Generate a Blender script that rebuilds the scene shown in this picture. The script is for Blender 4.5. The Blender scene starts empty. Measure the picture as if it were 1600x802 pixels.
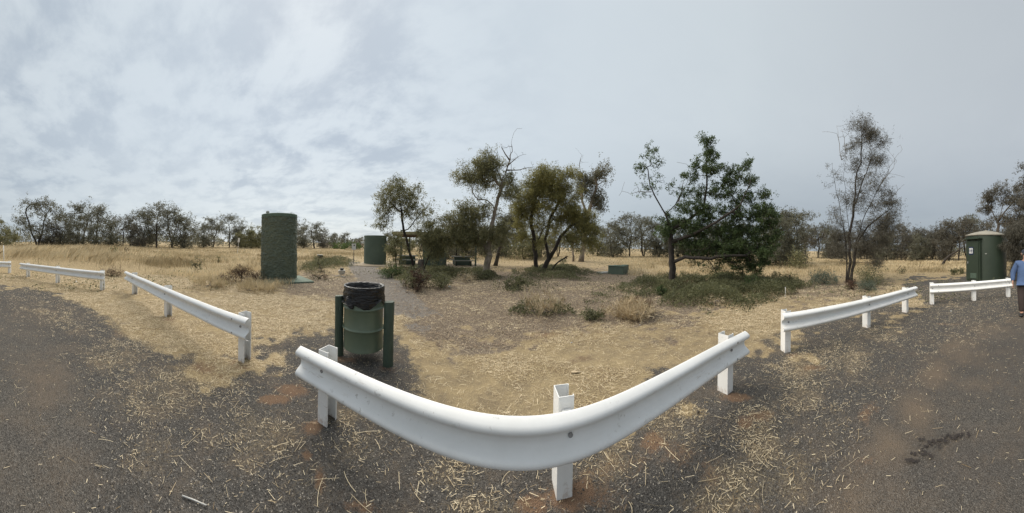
import bpy, bmesh, math, random
import numpy as np
from mathutils import Vector, Matrix
random.seed(7)
RNG = np.random.default_rng(11)
SC = bpy.context.scene
COL = SC.collection
PI = math.pi

# ------------------------------------------------------------------ camera
F = 380.0            # picture scale of the panorama (1600 px wide): px per radian and px per unit of tangent
X0, Y0 = 800.0, 385.0
CAMH = 1.70
ROLL = 8.0 / 380.0
cam = bpy.data.cameras.new('camera')
cam.type = 'PANO'
cam.panorama_type = 'CENTRAL_CYLINDRICAL'
cam.central_cylindrical_range_u_min = -800 / F
cam.central_cylindrical_range_u_max = 800 / F
cam.central_cylindrical_range_v_min = -(802 - Y0) / F
cam.central_cylindrical_range_v_max = Y0 / F
cam.central_cylindrical_radius = 1.0
cam.clip_start = 0.02
cam.clip_end = 6000
camo = bpy.data.objects.new('camera', cam)
COL.objects.link(camo)
ca, sa = math.cos(ROLL), math.sin(ROLL)
RIGHT, UP, FWD = Vector((ca, 0, sa)), Vector((-sa, 0, ca)), Vector((0, 1, 0))
camo.matrix_world = Matrix(((ca, -sa, 0, 0), (0, 0, -1, 0), (sa, ca, 0, CAMH), (0, 0, 0, 1)))
SC.camera = camo
SC.render.engine = 'CYCLES'
SC.cycles.max_bounces = 5
SC.cycles.diffuse_bounces = 4

# ------------------------------------------------------------------ sky, sun, exposure
SUN_EL, SUN_AZ = math.radians(48), math.radians(-48)      # azimuth clockwise from +Y
W = bpy.data.worlds.new("World")
SC.world = W
W.use_nodes = True
def world_sky():
    nt = W.node_tree; N = nt.nodes; L = nt.links
    N.clear()
    out = N.new('ShaderNodeOutputWorld')
    tc = N.new('ShaderNodeTexCoord')
    nrm = N.new('ShaderNodeVectorMath'); nrm.operation = 'NORMALIZE'
    L.new(tc.outputs['Generated'], nrm.inputs[0])
    sep = N.new('ShaderNodeSeparateXYZ'); L.new(nrm.outputs[0], sep.inputs[0])
    def m(op, a, b=None, c=None, clamp=False):
        n = N.new('ShaderNodeMath'); n.operation = op; n.use_clamp = clamp
        for i, v in enumerate((a, b, c)):
            if v is None: continue
            if isinstance(v, (int, float)): n.inputs[i].default_value = v
            else: L.new(v, n.inputs[i])
        return n.outputs[0]
    def ramp(v, stops, interp='LINEAR'):
        n = N.new('ShaderNodeValToRGB'); n.color_ramp.interpolation = interp
        e = n.color_ramp.elements
        while len(e) < len(stops): e.new(0.5)
        for i, (p, c) in enumerate(stops):
            e[i].position = p; e[i].color = (*c, 1) if len(c) == 3 else c
        L.new(v, n.inputs[0]); return n.outputs[0]
    def mix(f, a, b, mode='MIX'):
        n = N.new('ShaderNodeMix'); n.data_type = 'RGBA'; n.blend_type = mode
        for s, v in ((n.inputs[0], f), (n.inputs[6], a), (n.inputs[7], b)):
            if isinstance(v, (int, float)): s.default_value = v
            elif isinstance(v, tuple): s.default_value = (*v, 1)
            else: L.new(v, s)
        return n.outputs[2]
    x, y, z = sep.outputs
    zc = m('MAXIMUM', z, 0.0)
    den = m('ADD', zc, 0.16)
    px = m('DIVIDE', x, den); py = m('DIVIDE', y, den)
    cmb = N.new('ShaderNodeCombineXYZ'); L.new(px, cmb.inputs[0]); L.new(py, cmb.inputs[1])
    # streaky cloud sheet
    mp = N.new('ShaderNodeMapping'); mp.inputs['Rotation'].default_value = (0, 0, 0.5); mp.inputs['Scale'].default_value = (1.0, 1.35, 1)
    L.new(cmb.outputs[0], mp.inputs[0])
    n1 = N.new('ShaderNodeTexNoise'); n1.inputs['Scale'].default_value = 2.3; n1.inputs['Detail'].default_value = 10; n1.inputs['Roughness'].default_value = 0.6; n1.inputs['Distortion'].default_value = 0.15
    L.new(mp.outputs[0], n1.inputs['Vector'])
    n2 = N.new('ShaderNodeTexNoise'); n2.inputs['Scale'].default_value = 0.45; n2.inputs['Detail'].default_value = 4
    L.new(mp.outputs[0], n2.inputs['Vector'])
    # general direction colour: brighter towards the veiled sun, greyer to the right
    # azimuth closeness to the sun
    sx, sy = math.sin(SUN_AZ), math.cos(SUN_AZ)
    hx = m('ADD', m('MULTIPLY', x, sx), m('MULTIPLY', y, sy))
    hl = m('SQRT', m('ADD', m('MULTIPLY', x, x), m('MULTIPLY', y, y)))
    ch = m('DIVIDE', hx, m('MAXIMUM', hl, 0.001))
    side = m('MULTIPLY_ADD', ch, 0.5, 0.5)                     # 1 towards the sun, 0 away
    low_lit = (0.68, 0.725, 0.74); low_dim = (0.31, 0.35, 0.39)
    lowc = ramp(side, [(0.0, low_dim), (0.45, (0.33, 0.375, 0.415)), (0.75, (0.47, 0.53, 0.575)), (1.0, low_lit)])
    highc = ramp(side, [(0.0, (0.47, 0.51, 0.545)), (0.4, (0.56, 0.615, 0.65)), (1.0, (0.60, 0.665, 0.715))])
    el = ramp(zc, [(0.0, (0, 0, 0)), (0.5, (1, 1, 1))], 'EASE')
    base = mix(el, lowc, highc)
    # mottled darker patches on the left half, smooth on the right
    leftness = ramp(m('MULTIPLY_ADD', x, -0.5, 0.5), [(0.40, (0.10, 0.10, 0.10)), (0.72, (1, 1, 1))])
    patch = ramp(n1.outputs[0], [(0.40, (0, 0, 0)), (0.64, (1, 1, 1))], 'EASE')
    broad = ramp(n2.outputs[0], [(0.35, (0.3, 0.3, 0.3)), (0.62, (1, 1, 1))])
    pf = m('MULTIPLY', m('MULTIPLY', patch, broad), m('MULTIPLY', leftness, 0.72))
    dark = mix(1.0, base, (0.60, 0.64, 0.71), 'MULTIPLY')
    cl = mix(pf, base, dark)
    # thin bright streaks near the horizon
    st = N.new('ShaderNodeTexNoise'); st.inputs['Scale'].default_value = 2.2; st.inputs['Detail'].default_value = 5
    mp2 = N.new('ShaderNodeMapping'); mp2.inputs['Scale'].default_value = (0.8, 0.8, 9.0)
    L.new(nrm.outputs[0], mp2.inputs[0]); L.new(mp2.outputs[0], st.inputs['Vector'])
    lowmask = ramp(zc, [(0.0, (0.0, 0.0, 0.0)), (0.08, (1, 1, 1)), (0.34, (0, 0, 0))])
    sf = m('MULTIPLY', m('MULTIPLY', ramp(st.outputs[0], [(0.42, (0, 0, 0)), (0.60, (1, 1, 1))]), lowmask), m('MULTIPLY', leftness, 0.30))
    cl = mix(sf, cl, (0.74, 0.78, 0.78))
    sky = N.new('ShaderNodeTexSky'); sky.sky_type = 'NISHITA'; sky.sun_disc = False
    sky.sun_elevation = SUN_EL; sky.sun_rotation = SUN_AZ
    bg1 = N.new('ShaderNodeBackground'); bg1.inputs[1].default_value = 0.08; L.new(sky.outputs[0], bg1.inputs[0])
    bg2 = N.new('ShaderNodeBackground'); bg2.inputs[1].default_value = 0.64; L.new(cl, bg2.inputs[0])
    ms = N.new('ShaderNodeMixShader'); ms.inputs[0].default_value = 0.94
    L.new(bg1.outputs[0], ms.inputs[1]); L.new(bg2.outputs[0], ms.inputs[2]); L.new(ms.outputs[0], out.inputs[0])
world_sky()
sl = bpy.data.lights.new('sun', 'SUN'); sl.energy = 2.3; sl.angle = math.radians(60); sl.color = (1, 0.92, 0.80)
so = bpy.data.objects.new('sun', sl); COL.objects.link(so)
sd = Vector((math.sin(SUN_AZ) * math.cos(SUN_EL), math.cos(SUN_AZ) * math.cos(SUN_EL), math.sin(SUN_EL)))
so.rotation_euler = sd.to_track_quat('Z', 'Y').to_euler(); so.location = sd * 50
SC.view_settings.view_transform = 'Standard'; SC.view_settings.look = 'None'
SC.view_settings.exposure = 0.82; SC.view_settings.gamma = 1.0

# ------------------------------------------------------------------ noise and terrain
def _hash(ix, iy, s):
    h = (ix.astype(np.int64) * 374761393 + iy.astype(np.int64) * 668265263 + s * 2147483647) & 0xFFFFFFFF
    h = ((h ^ (h >> 13)) * 1274126177) & 0xFFFFFFFF
    return ((h ^ (h >> 16)) & 0xFFFF) / 65535.0
def vnoise(x, y, s=0):
    x = np.asarray(x, float); y = np.asarray(y, float)
    ix, iy = np.floor(x), np.floor(y); fx, fy = x - ix, y - iy
    fx = fx * fx * (3 - 2 * fx); fy = fy * fy * (3 - 2 * fy)
    a, b, c, d = _hash(ix, iy, s), _hash(ix + 1, iy, s), _hash(ix, iy + 1, s), _hash(ix + 1, iy + 1, s)
    return (a * (1 - fx) + b * fx) * (1 - fy) + (c * (1 - fx) + d * fx) * fy
def fbm(x, y, s=0, o=4):
    t = 0; a = 0.5; n = 0
    for k in range(o):
        t = t + a * vnoise(np.asarray(x) * 2 ** k, np.asarray(y) * 2 ** k, s + k); n += a; a *= 0.5
    return t / n
def sstep(a, b, v):
    t = np.clip((np.asarray(v, float) - a) / (b - a), 0, 1); return t * t * (3 - 2 * t)
def terrain(x, y):
    x = np.asarray(x, float); y = np.asarray(y, float)
    r = np.hypot(x, y); th = np.arctan2(x, y)
    left = sstep(-1.15, -1.75, th) * sstep(3.0, 2.7, np.abs(th))
    z = 0.75 * left * sstep(10, 26, r)
    z = z + 0.5 * (fbm(x / 22, y / 22, 5, 2) - 0.5) * sstep(14, 40, r)
    z = z + 0.030 * (fbm(x / 1.3, y / 1.3, 9, 3) - 0.5) * sstep(2.2, 5, r)
    return z
def tz(x, y): return float(terrain(x, y))
def cdir(px, py):
    th = (px - X0) / F; v = -(py - Y0) / F
    return RIGHT * math.sin(th) + UP * v + FWD * math.cos(th)
def at(px, py, r):
    d = cdir(px, py); k = r / math.hypot(d.x, d.y)
    return Vector((d.x * k, d.y * k, CAMH + d.z * k))
def gp(px, py, flat=False):
    d = cdir(px, py); z = 0.0
    for _ in range(1 if flat else 6):
        k = (CAMH - z) / -d.z
        if not flat: z = tz(d.x * k, d.y * k)
    return Vector((d.x * k, d.y * k, 0 if flat else tz(d.x * k, d.y * k)))
def gr(px, r):
    d = cdir(px, Y0); k = r / math.hypot(d.x, d.y)
    return Vector((d.x * k, d.y * k, tz(d.x * k, d.y * k)))
def topx(x, y):
    """picture coordinates of ground points (used once, to lay out the ground's zones in the world)"""
    x = np.asarray(x, float); y = np.asarray(y, float); z = -CAMH
    cr = x * ca + z * sa; cu = -x * sa + z * ca
    h = np.hypot(cr, y); th = np.arctan2(cr, y)
    return X0 + th * F, Y0 - cu / np.maximum(h, 1e-3) * F
def polyd(px, py, poly):
    """signed distance to a polygon, positive inside"""
    P = np.asarray(poly, float); n = len(P)
    d = np.full(px.shape, 1e18); ins = np.zeros(px.shape, bool)
    for i in range(n):
        a, b = P[i], P[(i + 1) % n]; e = b - a
        wx, wy = px - a[0], py - a[1]
        t = np.clip((wx * e[0] + wy * e[1]) / max(e @ e, 1e-9), 0, 1)
        d = np.minimum(d, (wx - e[0] * t) ** 2 + (wy - e[1] * t) ** 2)
        c = (a[1] > py) != (b[1] > py)
        with np.errstate(divide='ignore', invalid='ignore'):
            xi = (b[0] - a[0]) * (py - a[1]) / (b[1] - a[1] + 1e-12) + a[0]
        ins ^= c & (px < xi)
    d = np.sqrt(d); return np.where(ins, d, -d)
def pm(px, py, poly, soft): return sstep(-soft, soft, polyd(px, py, poly))
def blob(px, py, cx, cy, rx, ry): return np.exp(-(((px - cx) / rx) ** 2 + ((py - cy) / ry) ** 2))
GRAVEL = [(-900, 425), (-60, 438), (0, 445), (60, 453), (130, 478), (190, 512), (250, 552), (300, 575), (345, 592), (400, 575), (440, 548), (480, 520), (515, 515), (560, 522), (625, 530), (650, 560), (655, 620), (700, 690), (800, 715), (900, 690), (1000, 640), (1080, 600), (1120, 560), (1160, 540), (1222, 535), (1300, 508), (1360, 489), (1428, 478), (1442, 462), (1412, 452), (1408, 443), (1430, 434), (1480, 430), (1508, 430), (1700, 428), (3300, 425), (3300, 9000), (-1800, 9000), (-1800, 425)]
ROAD = [[(-1800, 440), (-300, 450), (0, 468), (70, 505), (120, 580), (150, 680), (130, 802), (60, 1200), (0, 9000), (-1800, 9000)],
        [(1200, 9000), (1270, 1200), (1310, 810), (1385, 690), (1430, 610), (1480, 550), (1540, 505), (1600, 488), (1700, 478), (3300, 450), (3300, 9000)]]
PATH = [(585, 500), (700, 505), (660, 470), (625, 440), (600, 422), (590, 414), (545, 409), (545, 420), (560, 440), (572, 465)]
MULCH = [[(420, 438), (470, 425), (560, 428), (590, 470), (540, 480), (450, 470)],
         [(600, 435), (700, 420), (900, 412), (1000, 418), (1130, 472), (1080, 505), (960, 520), (860, 530), (740, 550), (650, 525), (610, 480)],
         [(1240, 440), (1400, 438), (1400, 458), (1330, 470), (1230, 476)]]
def zones(x, y):
    px, py = topx(x, y); r = np.hypot(x, y)
    z = {}
    nz = (fbm(x * 1.1, y * 1.1, 21, 4) - 0.5)
    nh = fbm(x * 6, y * 6, 23, 3) - .5
    jx = px + nh * 50 * np.minimum(1, 3 / np.maximum(r, .5)) + nz * 60 * np.minimum(1, 5 / np.maximum(r, .5)); jy = py + nh * 60 * np.minimum(1, 3 / np.maximum(r, .5)) + nz * 110 * np.minimum(1, 4 / np.maximum(r, .5))
    z['gravel'] = pm(jx, jy, GRAVEL, np.clip((jy - 400) * .22, 4, 42))
    z['road'] = np.maximum(pm(jx, jy, ROAD[0], 30), pm(jx, jy, ROAD[1], 14)) * z['gravel']
    z['path'] = pm(jx, jy, PATH, 8)
    z['mulch'] = np.maximum.reduce([pm(jx, jy, p, 26) for p in MULCH]) * (.80 + .65 * (fbm(x * .9, y * .9, 58, 4) - .3))
    du = np.zeros(px.shape)
    for (cx, cy, rx, ry, a) in [(1330, 780, 70, 60, .75), (1385, 700, 38, 40, .9), (1430, 640, 30, 34, .95), (1462, 585, 28, 26, .9), (1500, 545, 32, 20, .85), (1545, 515, 40, 12, .7), (1400, 770, 45, 35, .5), (1530, 600, 60, 10, .35),
                                (70, 600, 40, 45, .6), (50, 660, 35, 30, .3), (60, 490, 50, 20, .3), (95, 740, 40, 30, .25), (1590, 500, 30, 8, .5)]:
        du = np.maximum(du, a * blob(px, py, cx, cy, rx, ry))
    z['dust'] = du
    s = np.full(px.shape, 0.03)
    inner = 0.80 - .5 * sstep(.48, .68, fbm(x * .8, y * .8, 57, 4)) * sstep(20, 5, r) - 0.1 * z['mulch']
    for (cx, cy, rx, ry, a) in [(250, 620, 90, 60, .50), (400, 680, 80, 70, .50), (230, 700, 60, 80, .35), (480, 760, 70, 50, .32), (330, 760, 60, 40, .32), (700, 740, 60, 40, .55), (760, 790, 80, 30, .6), (560, 700, 60, 40, .45),
                                (950, 730, 60, 40, .6), (1050, 660, 60, 50, .5), (1190, 690, 40, 70, .72), (1160, 760, 60, 50, .80), (1250, 600, 55, 60, .55), (1230, 740, 60, 60, .6), (1320, 560, 55, 40, .48), (1120, 790, 60, 30, .8),
                                (1380, 520, 50, 25, .35), (1480, 480, 50, 12, .3), (100, 500, 80, 30, .25), (180, 560, 60, 30, .5), (270, 590, 60, 20, .6), (540, 650, 30, 25, .6), (1300, 660, 40, 50, .35)]:
        s = np.maximum(s, 1.1 * a * blob(px, py, cx, cy, rx, ry) + 0.10)
        g = sstep(0.1, 0.9, z['gravel'])
    s2 = np.maximum(s * g, 0) + inner * (1 - g)
    # thin places in the mat inside the rails
    for (cx, cy, rx, ry, a) in [(690, 575, 50, 14, .55), (760, 545, 70, 12, .45), (930, 560, 90, 14, .5), (1010, 610, 70, 18, .45), (880, 600, 60, 16, .3), (340, 520, 30, 10, .6), (280, 500, 40, 8, .5), (690, 520, 70, 12, .5), (1050, 520, 70, 10, .4), (720, 610, 50, 20, .5), (640, 590, 30, 20, .4), (200, 466, 60, 5, .3), (1140, 540, 50, 10, .5)]:
        s2 = s2 - a * blob(px, py, cx, cy, rx, ry) * (1 - g)
    s2 = s2 * (1 - 0.9 * z['path']) * (1 - 0.62 * np.clip(z['mulch'], 0, 1))
    s2 = s2 * (1 - 0.75 * z['road'])
    z['straw'] = np.clip(s2, 0, 1)
    rd = np.zeros(px.shape)
    for (cx, cy, rx, ry) in [(378, 572, 26, 9), (320, 574, 20, 11), (345, 588, 16, 6), (500, 752, 12, 18), (562, 792, 30, 12), (496, 668, 22, 12), (480, 712, 9, 7), (1152, 622, 26, 8), (1185, 652, 22, 12), (850, 785, 70, 24), (905, 770, 30, 22),
                             (606, 578, 18, 7), (540, 562, 22, 6), (1165, 660, 18, 14), (1237, 556, 12, 4), (1275, 574, 18, 5), (940, 640, 22, 12), (1020, 690, 18, 18), (460, 610, 30, 10), (430, 625, 30, 9), (262, 500, 14, 4), (860, 525, 30, 5)]:
        rd = np.maximum(rd, blob(px, py, cx, cy, rx, ry))
    rd = np.maximum(rd, 0.35 * sstep(0.62, 0.75, fbm(x * .9, y * .9, 77, 3)) * (r < 6) * (1 - z['road']))
    z['red'] = np.clip(rd * (.22 + 1.35 * fbm(x * 7, y * 7, 88, 4)), 0, .9)
    z['near'] = sstep(11, 7, r)
    return z

# ------------------------------------------------------------------ materials
MATS = {}
def nodes_of(name):
    m = bpy.data.materials.new(name); m.use_nodes = True
    nt = m.node_tree; return m, nt, nt.nodes['Principled BSDF']
class G:
    """tiny helper for node trees"""
    def __init__(s, nt): s.nt = nt; s.N = nt.nodes; s.L = nt.links
    def set(s, sock, v):
        if v is None: return
        if isinstance(v, bpy.types.NodeSocket): s.L.new(v, sock)
        elif isinstance(v, tuple) and len(v) == 3 and sock.type == 'RGBA': sock.default_value = (*v, 1)
        else: sock.default_value = v
    def m(s, op, a, b=None, clamp=False):
        n = s.N.new('ShaderNodeMath'); n.operation = op; n.use_clamp = clamp
        s.set(n.inputs[0], a); s.set(n.inputs[1], b); return n.outputs[0]
    def mix(s, f, a, b, mode='MIX'):
        n = s.N.new('ShaderNodeMix'); n.data_type = 'RGBA'; n.blend_type = mode; n.clamp_factor = True
        s.set(n.inputs[0], f); s.set(n.inputs[6], a); s.set(n.inputs[7], b); return n.outputs[2]
    def ramp(s, v, *stops):
        n = s.N.new('ShaderNodeValToRGB'); e = n.color_ramp.elements
        while len(e) < len(stops): e.new(0.5)
        for i, (p, c) in enumerate(stops):
            e[i].position = p; e[i].color = (*c, 1) if isinstance(c, tuple) else (c, c, c, 1)
        s.L.new(v, n.inputs[0]); return n.outputs[0]
    def noise(s, vec, scale, detail=3, rough=0.55, dist=0.0):
        n = s.N.new('ShaderNodeTexNoise'); s.set(n.inputs['Vector'], vec)
        n.inputs['Scale'].default_value = scale; n.inputs['Detail'].default_value = detail
        n.inputs['Roughness'].default_value = rough; n.inputs['Distortion'].default_value = dist
        return n.outputs[0]
    def voro(s, vec, scale, feature='F1', out='Distance'):
        n = s.N.new('ShaderNodeTexVoronoi'); n.feature = feature; s.set(n.inputs['Vector'], vec); n.inputs['Scale'].default_value = scale
        return n.outputs[out]
    def attr(s, name):
        n = s.N.new('ShaderNodeAttribute'); n.attribute_name = name; return n.outputs['Fac']
    def obj(s): return s.N.new('ShaderNodeTexCoord').outputs['Object']
    def mapping(s, vec, scale=(1, 1, 1), rot=(0, 0, 0)):
        n = s.N.new('ShaderNodeMapping'); s.set(n.inputs[0], vec); n.inputs['Scale'].default_value = scale; n.inputs['Rotation'].default_value = rot; return n.outputs[0]
    def bump(s, h, strength, dist=0.01, normal=None):
        n = s.N.new('ShaderNodeBump'); n.inputs['Strength'].default_value = strength; n.inputs['Distance'].default_value = dist
        s.L.new(h, n.inputs['Height'])
        if normal: s.L.new(normal, n.inputs['Normal'])
        return n.outputs[0]

def paint(name, base, dark, rough=0.5, scale=6, spots=0.0, spotcol=(0.2, 0.1, 0.05), bump=0.15, streak=0.0):
    m, nt, b = nodes_of(name); g = G(nt); v = g.obj()
    n = g.noise(v, scale, 6, 0.65); c = g.mix(g.ramp(n, (0.35, 0.0), (0.7, 1.0)), base, dark)
    if streak:
        s = g.noise(g.mapping(v, (18, 18, 1.2)), 1.0, 4, 0.6)
        c = g.mix(g.m('MULTIPLY', g.ramp(s, (0.5, 0.0), (0.72, 1.0)), streak), c, dark)
    if spots:
        s = g.noise(v, scale * 7, 5, 0.7); s2 = g.noise(v, scale * .8, 2)
        c = g.mix(g.m('MULTIPLY', g.m('MULTIPLY', g.ramp(s, (0.60, 0.0), (0.66, 1.0)), g.ramp(s2, (0.45, 0.0), (0.6, 1.0))), spots), c, spotcol)
    g.set(b.inputs['Base Color'], c); b.inputs['Roughness'].default_value = rough
    hb = g.noise(g.mapping(v, (60, 60, 2)), 1.0, 5, 0.7) if streak > .7 else g.noise(v, scale * 10, 4, 0.6)
    g.set(b.inputs['Normal'], g.bump(hb, .9 if streak > .7 else bump, .012 if streak > .7 else 0.004))
    MATS[name] = m; return m
M_WHITE = paint('white_rail_paint', (0.84, 0.84, 0.825), (0.75, 0.75, 0.73), 0.5, 2.2, 0.45, (0.30, 0.27, 0.22), 0.05, 0.35)
def rail_dirt():
    m = M_WHITE; nt = m.node_tree; g = G(nt); b = nt.nodes['Principled BSDF']; v = g.obj()
    old = b.inputs['Base Color'].links[0].from_socket
    sp = g.N.new('ShaderNodeSeparateXYZ'); g.set(sp.inputs[0], v)
    n = g.noise(v, 14, 5, 0.7); h = g.m('SUBTRACT', 0.13, sp.outputs[2])
    mud = g.m('MULTIPLY', g.m('ADD', g.m('MULTIPLY', h, 6.0), g.m('MULTIPLY', g.m('SUBTRACT', n, 0.62), 4.0)), 1.0, True)
    c = g.mix(g.m('MULTIPLY', mud, 0.75), old, (0.33, 0.20, 0.12))
    sc = g.noise(g.mapping(v, (3, 3, 26), (0, .1, 0)), 1.6, 6, 0.75); pat = g.noise(v, 1.3, 2)
    f = g.m('MULTIPLY', g.ramp(sc, (0.60, 0.0), (0.64, 1.0)), g.ramp(pat, (0.50, 0.0), (0.60, 1.0)))
    c = g.mix(g.m('MULTIPLY', f, 0.45), c, (0.42, 0.36, 0.28))
    g.set(b.inputs['Base Color'], c)
rail_dirt()
M_BOLT = paint('galvanised_bolt', (0.33, 0.33, 0.33), (0.2, 0.19, 0.18), 0.5, 20)
M_HOLE = paint('dark_hole', (0.03, 0.028, 0.026), (0.06, 0.05, 0.04), 0.8, 20)
M_GREEN = paint('green_drum_paint', (0.112, 0.146, 0.100), (0.094, 0.124, 0.084), 0.42, 3.0, 0.5, (0.02, 0.02, 0.018), 0.12, 0.3)
M_GPOST = paint('green_timber_paint', (0.060, 0.090, 0.064), (0.038, 0.060, 0.044), 0.6, 5, 0.4, (0.02, 0.03, 0.02), 0.3, 0.8)
M_GWALL = paint('green_wall_paint', (0.095, 0.130, 0.098), (0.075, 0.105, 0.08), 0.7, 1.2, 0.0, bump=0.15, streak=0.25)
M_GDARK = paint('dark_green_wall_paint', (0.032, 0.047, 0.031), (0.024, 0.036, 0.024), 0.5, 1.3, 0.0, bump=0.1, streak=0.35)
M_SLABG = paint('green_concrete', (0.11, 0.16, 0.12), (0.08, 0.12, 0.09), 0.8, 3, 0.3, (0.15, 0.12, 0.08))
M_CONC = paint('tan_concrete', (0.36, 0.29, 0.20), (0.28, 0.22, 0.15), 0.9, 2.0, 0.3, (0.16, 0.12, 0.08))
M_PALE = paint('pale_concrete', (0.42, 0.42, 0.39), (0.30, 0.30, 0.27), 0.85, 4, 0.3)
M_ROOF = paint('beige_roof', (0.33, 0.305, 0.25), (0.22, 0.205, 0.17), 0.85, 2.5, 0.5, (0.13, 0.11, 0.08))
M_ROOFEDGE = paint('cream_fascia', (0.44, 0.40, 0.25), (0.33, 0.30, 0.19), 0.7, 2)
M_BROWN = paint('brown_beam', (0.12, 0.07, 0.035), (0.08, 0.05, 0.03), 0.7, 3)
M_STEEL = paint('grey_post_steel', (0.16, 0.16, 0.155), (0.10, 0.10, 0.095), 0.6, 6)
M_RUST = paint('rusty_picket', (0.06, 0.035, 0.022), (0.035, 0.025, 0.02), 0.8, 10)
M_SIGNW = paint('white_sign', (0.72, 0.72, 0.70), (0.6, 0.6, 0.58), 0.5, 8)
M_SIGNB = paint('blue_sign', (0.015, 0.03, 0.10), (0.012, 0.022, 0.075), 0.4, 8)
M_BLACK = paint('black_plastic', (0.012, 0.012, 0.013), (0.02, 0.02, 0.021), 0.35, 8)
M_PLWHITE = paint('white_plastic', (0.62, 0.61, 0.57), (0.48, 0.46, 0.42), 0.5, 8, 0.4)
M_CARD = paint('cardboard', (0.50, 0.40, 0.26), (0.40, 0.31, 0.20), 0.9, 20)
M_ROCK = paint('brown_rock', (0.10, 0.08, 0.065), (0.06, 0.05, 0.04), 0.95, 20, 0, bump=0.6)

def bag_mat():
    m, nt, b = nodes_of('black_bin_bag'); g = G(nt); v = g.obj()
    b.inputs['Base Color'].default_value = (0.004, 0.004, 0.005, 1); b.inputs['Roughness'].default_value = 0.17
    n = g.noise(g.mapping(v, (4, 4, 16), (.2, .3, 0)), 1.5, 3, 0.5, 1.5)
    g.set(b.inputs['Normal'], g.bump(n, 0.9, 0.03)); return m
M_BAG = bag_mat()
def render_mat():                      # rough-cast tank skin
    m, nt, b = nodes_of('rough_green_render'); g = G(nt); v = g.obj()
    n = g.noise(v, 9, 6, 0.65); n2 = g.noise(v, 2.0, 3)
    c = g.mix(g.ramp(n, (0.38, 0.0), (0.66, 1.0)), (0.070, 0.088, 0.060), (0.115, 0.138, 0.095))
    c = g.mix(g.ramp(n2, (0.45, 0.0), (0.65, 0.6)), c, (0.070, 0.090, 0.068))
    g.set(b.inputs['Base Color'], c); b.inputs['Roughness'].default_value = 0.6
    g.set(b.inputs['Normal'], g.bump(g.noise(v, 16, 5, 0.6), 0.55, 0.03)); return m
M_RENDER = render_mat()
def bark(name, a, bcol, scale=6, vert=0.25):
    m, nt, b = nodes_of(name); g = G(nt); v = g.obj()
    n = g.noise(g.mapping(v, (1, 1, vert)), scale, 6, 0.7, 0.4)
    g.set(b.inputs['Base Color'], g.mix(g.ramp(n, (0.38, 0.0), (0.62, 1.0)), a, bcol)); b.inputs['Roughness'].default_value = 0.95
    g.set(b.inputs['Normal'], g.bump(n, 0.9, 0.03)); return m
M_BARKD = bark('dark_bark', (0.024, 0.020, 0.017), (0.060, 0.049, 0.040), 12)
M_BARKG = bark('pale_gum_bark', (0.34, 0.29, 0.235), (0.15, 0.12, 0.095), 3.0, 0.5)
M_BARKM = bark('grey_bark', (0.055, 0.045, 0.037), (0.13, 0.11, 0.09), 9)
M_DEAD = bark('dead_wood', (0.22, 0.19, 0.165), (0.14, 0.12, 0.10), 9)
def leafmat(name, dark, light, rough=0.5, trans=0.42):
    m, nt, b = nodes_of(name); g = G(nt)
    t = g.attr('tint')
    c = g.mix(t, dark, light)
    g.set(b.inputs['Base Color'], c); b.inputs['Roughness'].default_value = rough
    b.inputs['Specular IOR Level'].default_value = 0.3
    if trans:
        tr = g.N.new('ShaderNodeBsdfTranslucent'); g.set(tr.inputs[0], c)
        mx = g.N.new('ShaderNodeMixShader'); mx.inputs[0].default_value = trans
        g.L.new(b.outputs[0], mx.inputs[1]); g.L.new(tr.outputs[0], mx.inputs[2])
        g.L.new(mx.outputs[0], g.N['Material Output'].inputs[0])
    return m
L_GUM = leafmat('olive_gum_leaf', (0.105, 0.108, 0.052), (0.35, 0.335, 0.175))
L_GOLD = leafmat('golden_olive_leaf', (0.125, 0.12, 0.042), (0.40, 0.37, 0.145))
L_DARK = leafmat('dark_green_leaf', (0.045, 0.070, 0.028), (0.150, 0.205, 0.082))
L_GREY = leafmat('grey_green_leaf', (0.092, 0.092, 0.064), (0.225, 0.22, 0.155))
L_BROWN = leafmat('grey_brown_leaf', (0.078, 0.072, 0.056), (0.19, 0.175, 0.135))
L_COVER = leafmat('ground_cover_leaf', (0.060, 0.068, 0.034), (0.25, 0.25, 0.13))
L_SALT = leafmat('blue_grey_leaf', (0.075, 0.098, 0.072), (0.20, 0.235, 0.18))
L_DEADB = leafmat('dead_brown_twig', (0.055, 0.032, 0.022), (0.14, 0.085, 0.058), 0.9, 0)
L_GREENB = leafmat('fresh_green_leaf', (0.05, 0.085, 0.025), (0.13, 0.19, 0.06))
L_STRAW = leafmat('straw', (0.26, 0.18, 0.09), (0.88, 0.75, 0.52), 0.7, 0.1)
L_GRASS = leafmat('dry_grass', (0.36, 0.285, 0.165), (0.80, 0.68, 0.46), 0.7, 0.25)
L_PEB = leafmat('pebble', (0.035, 0.033, 0.031), (0.22, 0.205, 0.19), 0.9, 0)
L_LITTER = leafmat('leaf_litter', (0.09, 0.06, 0.038), (0.42, 0.32, 0.22), 0.9, 0)

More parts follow.
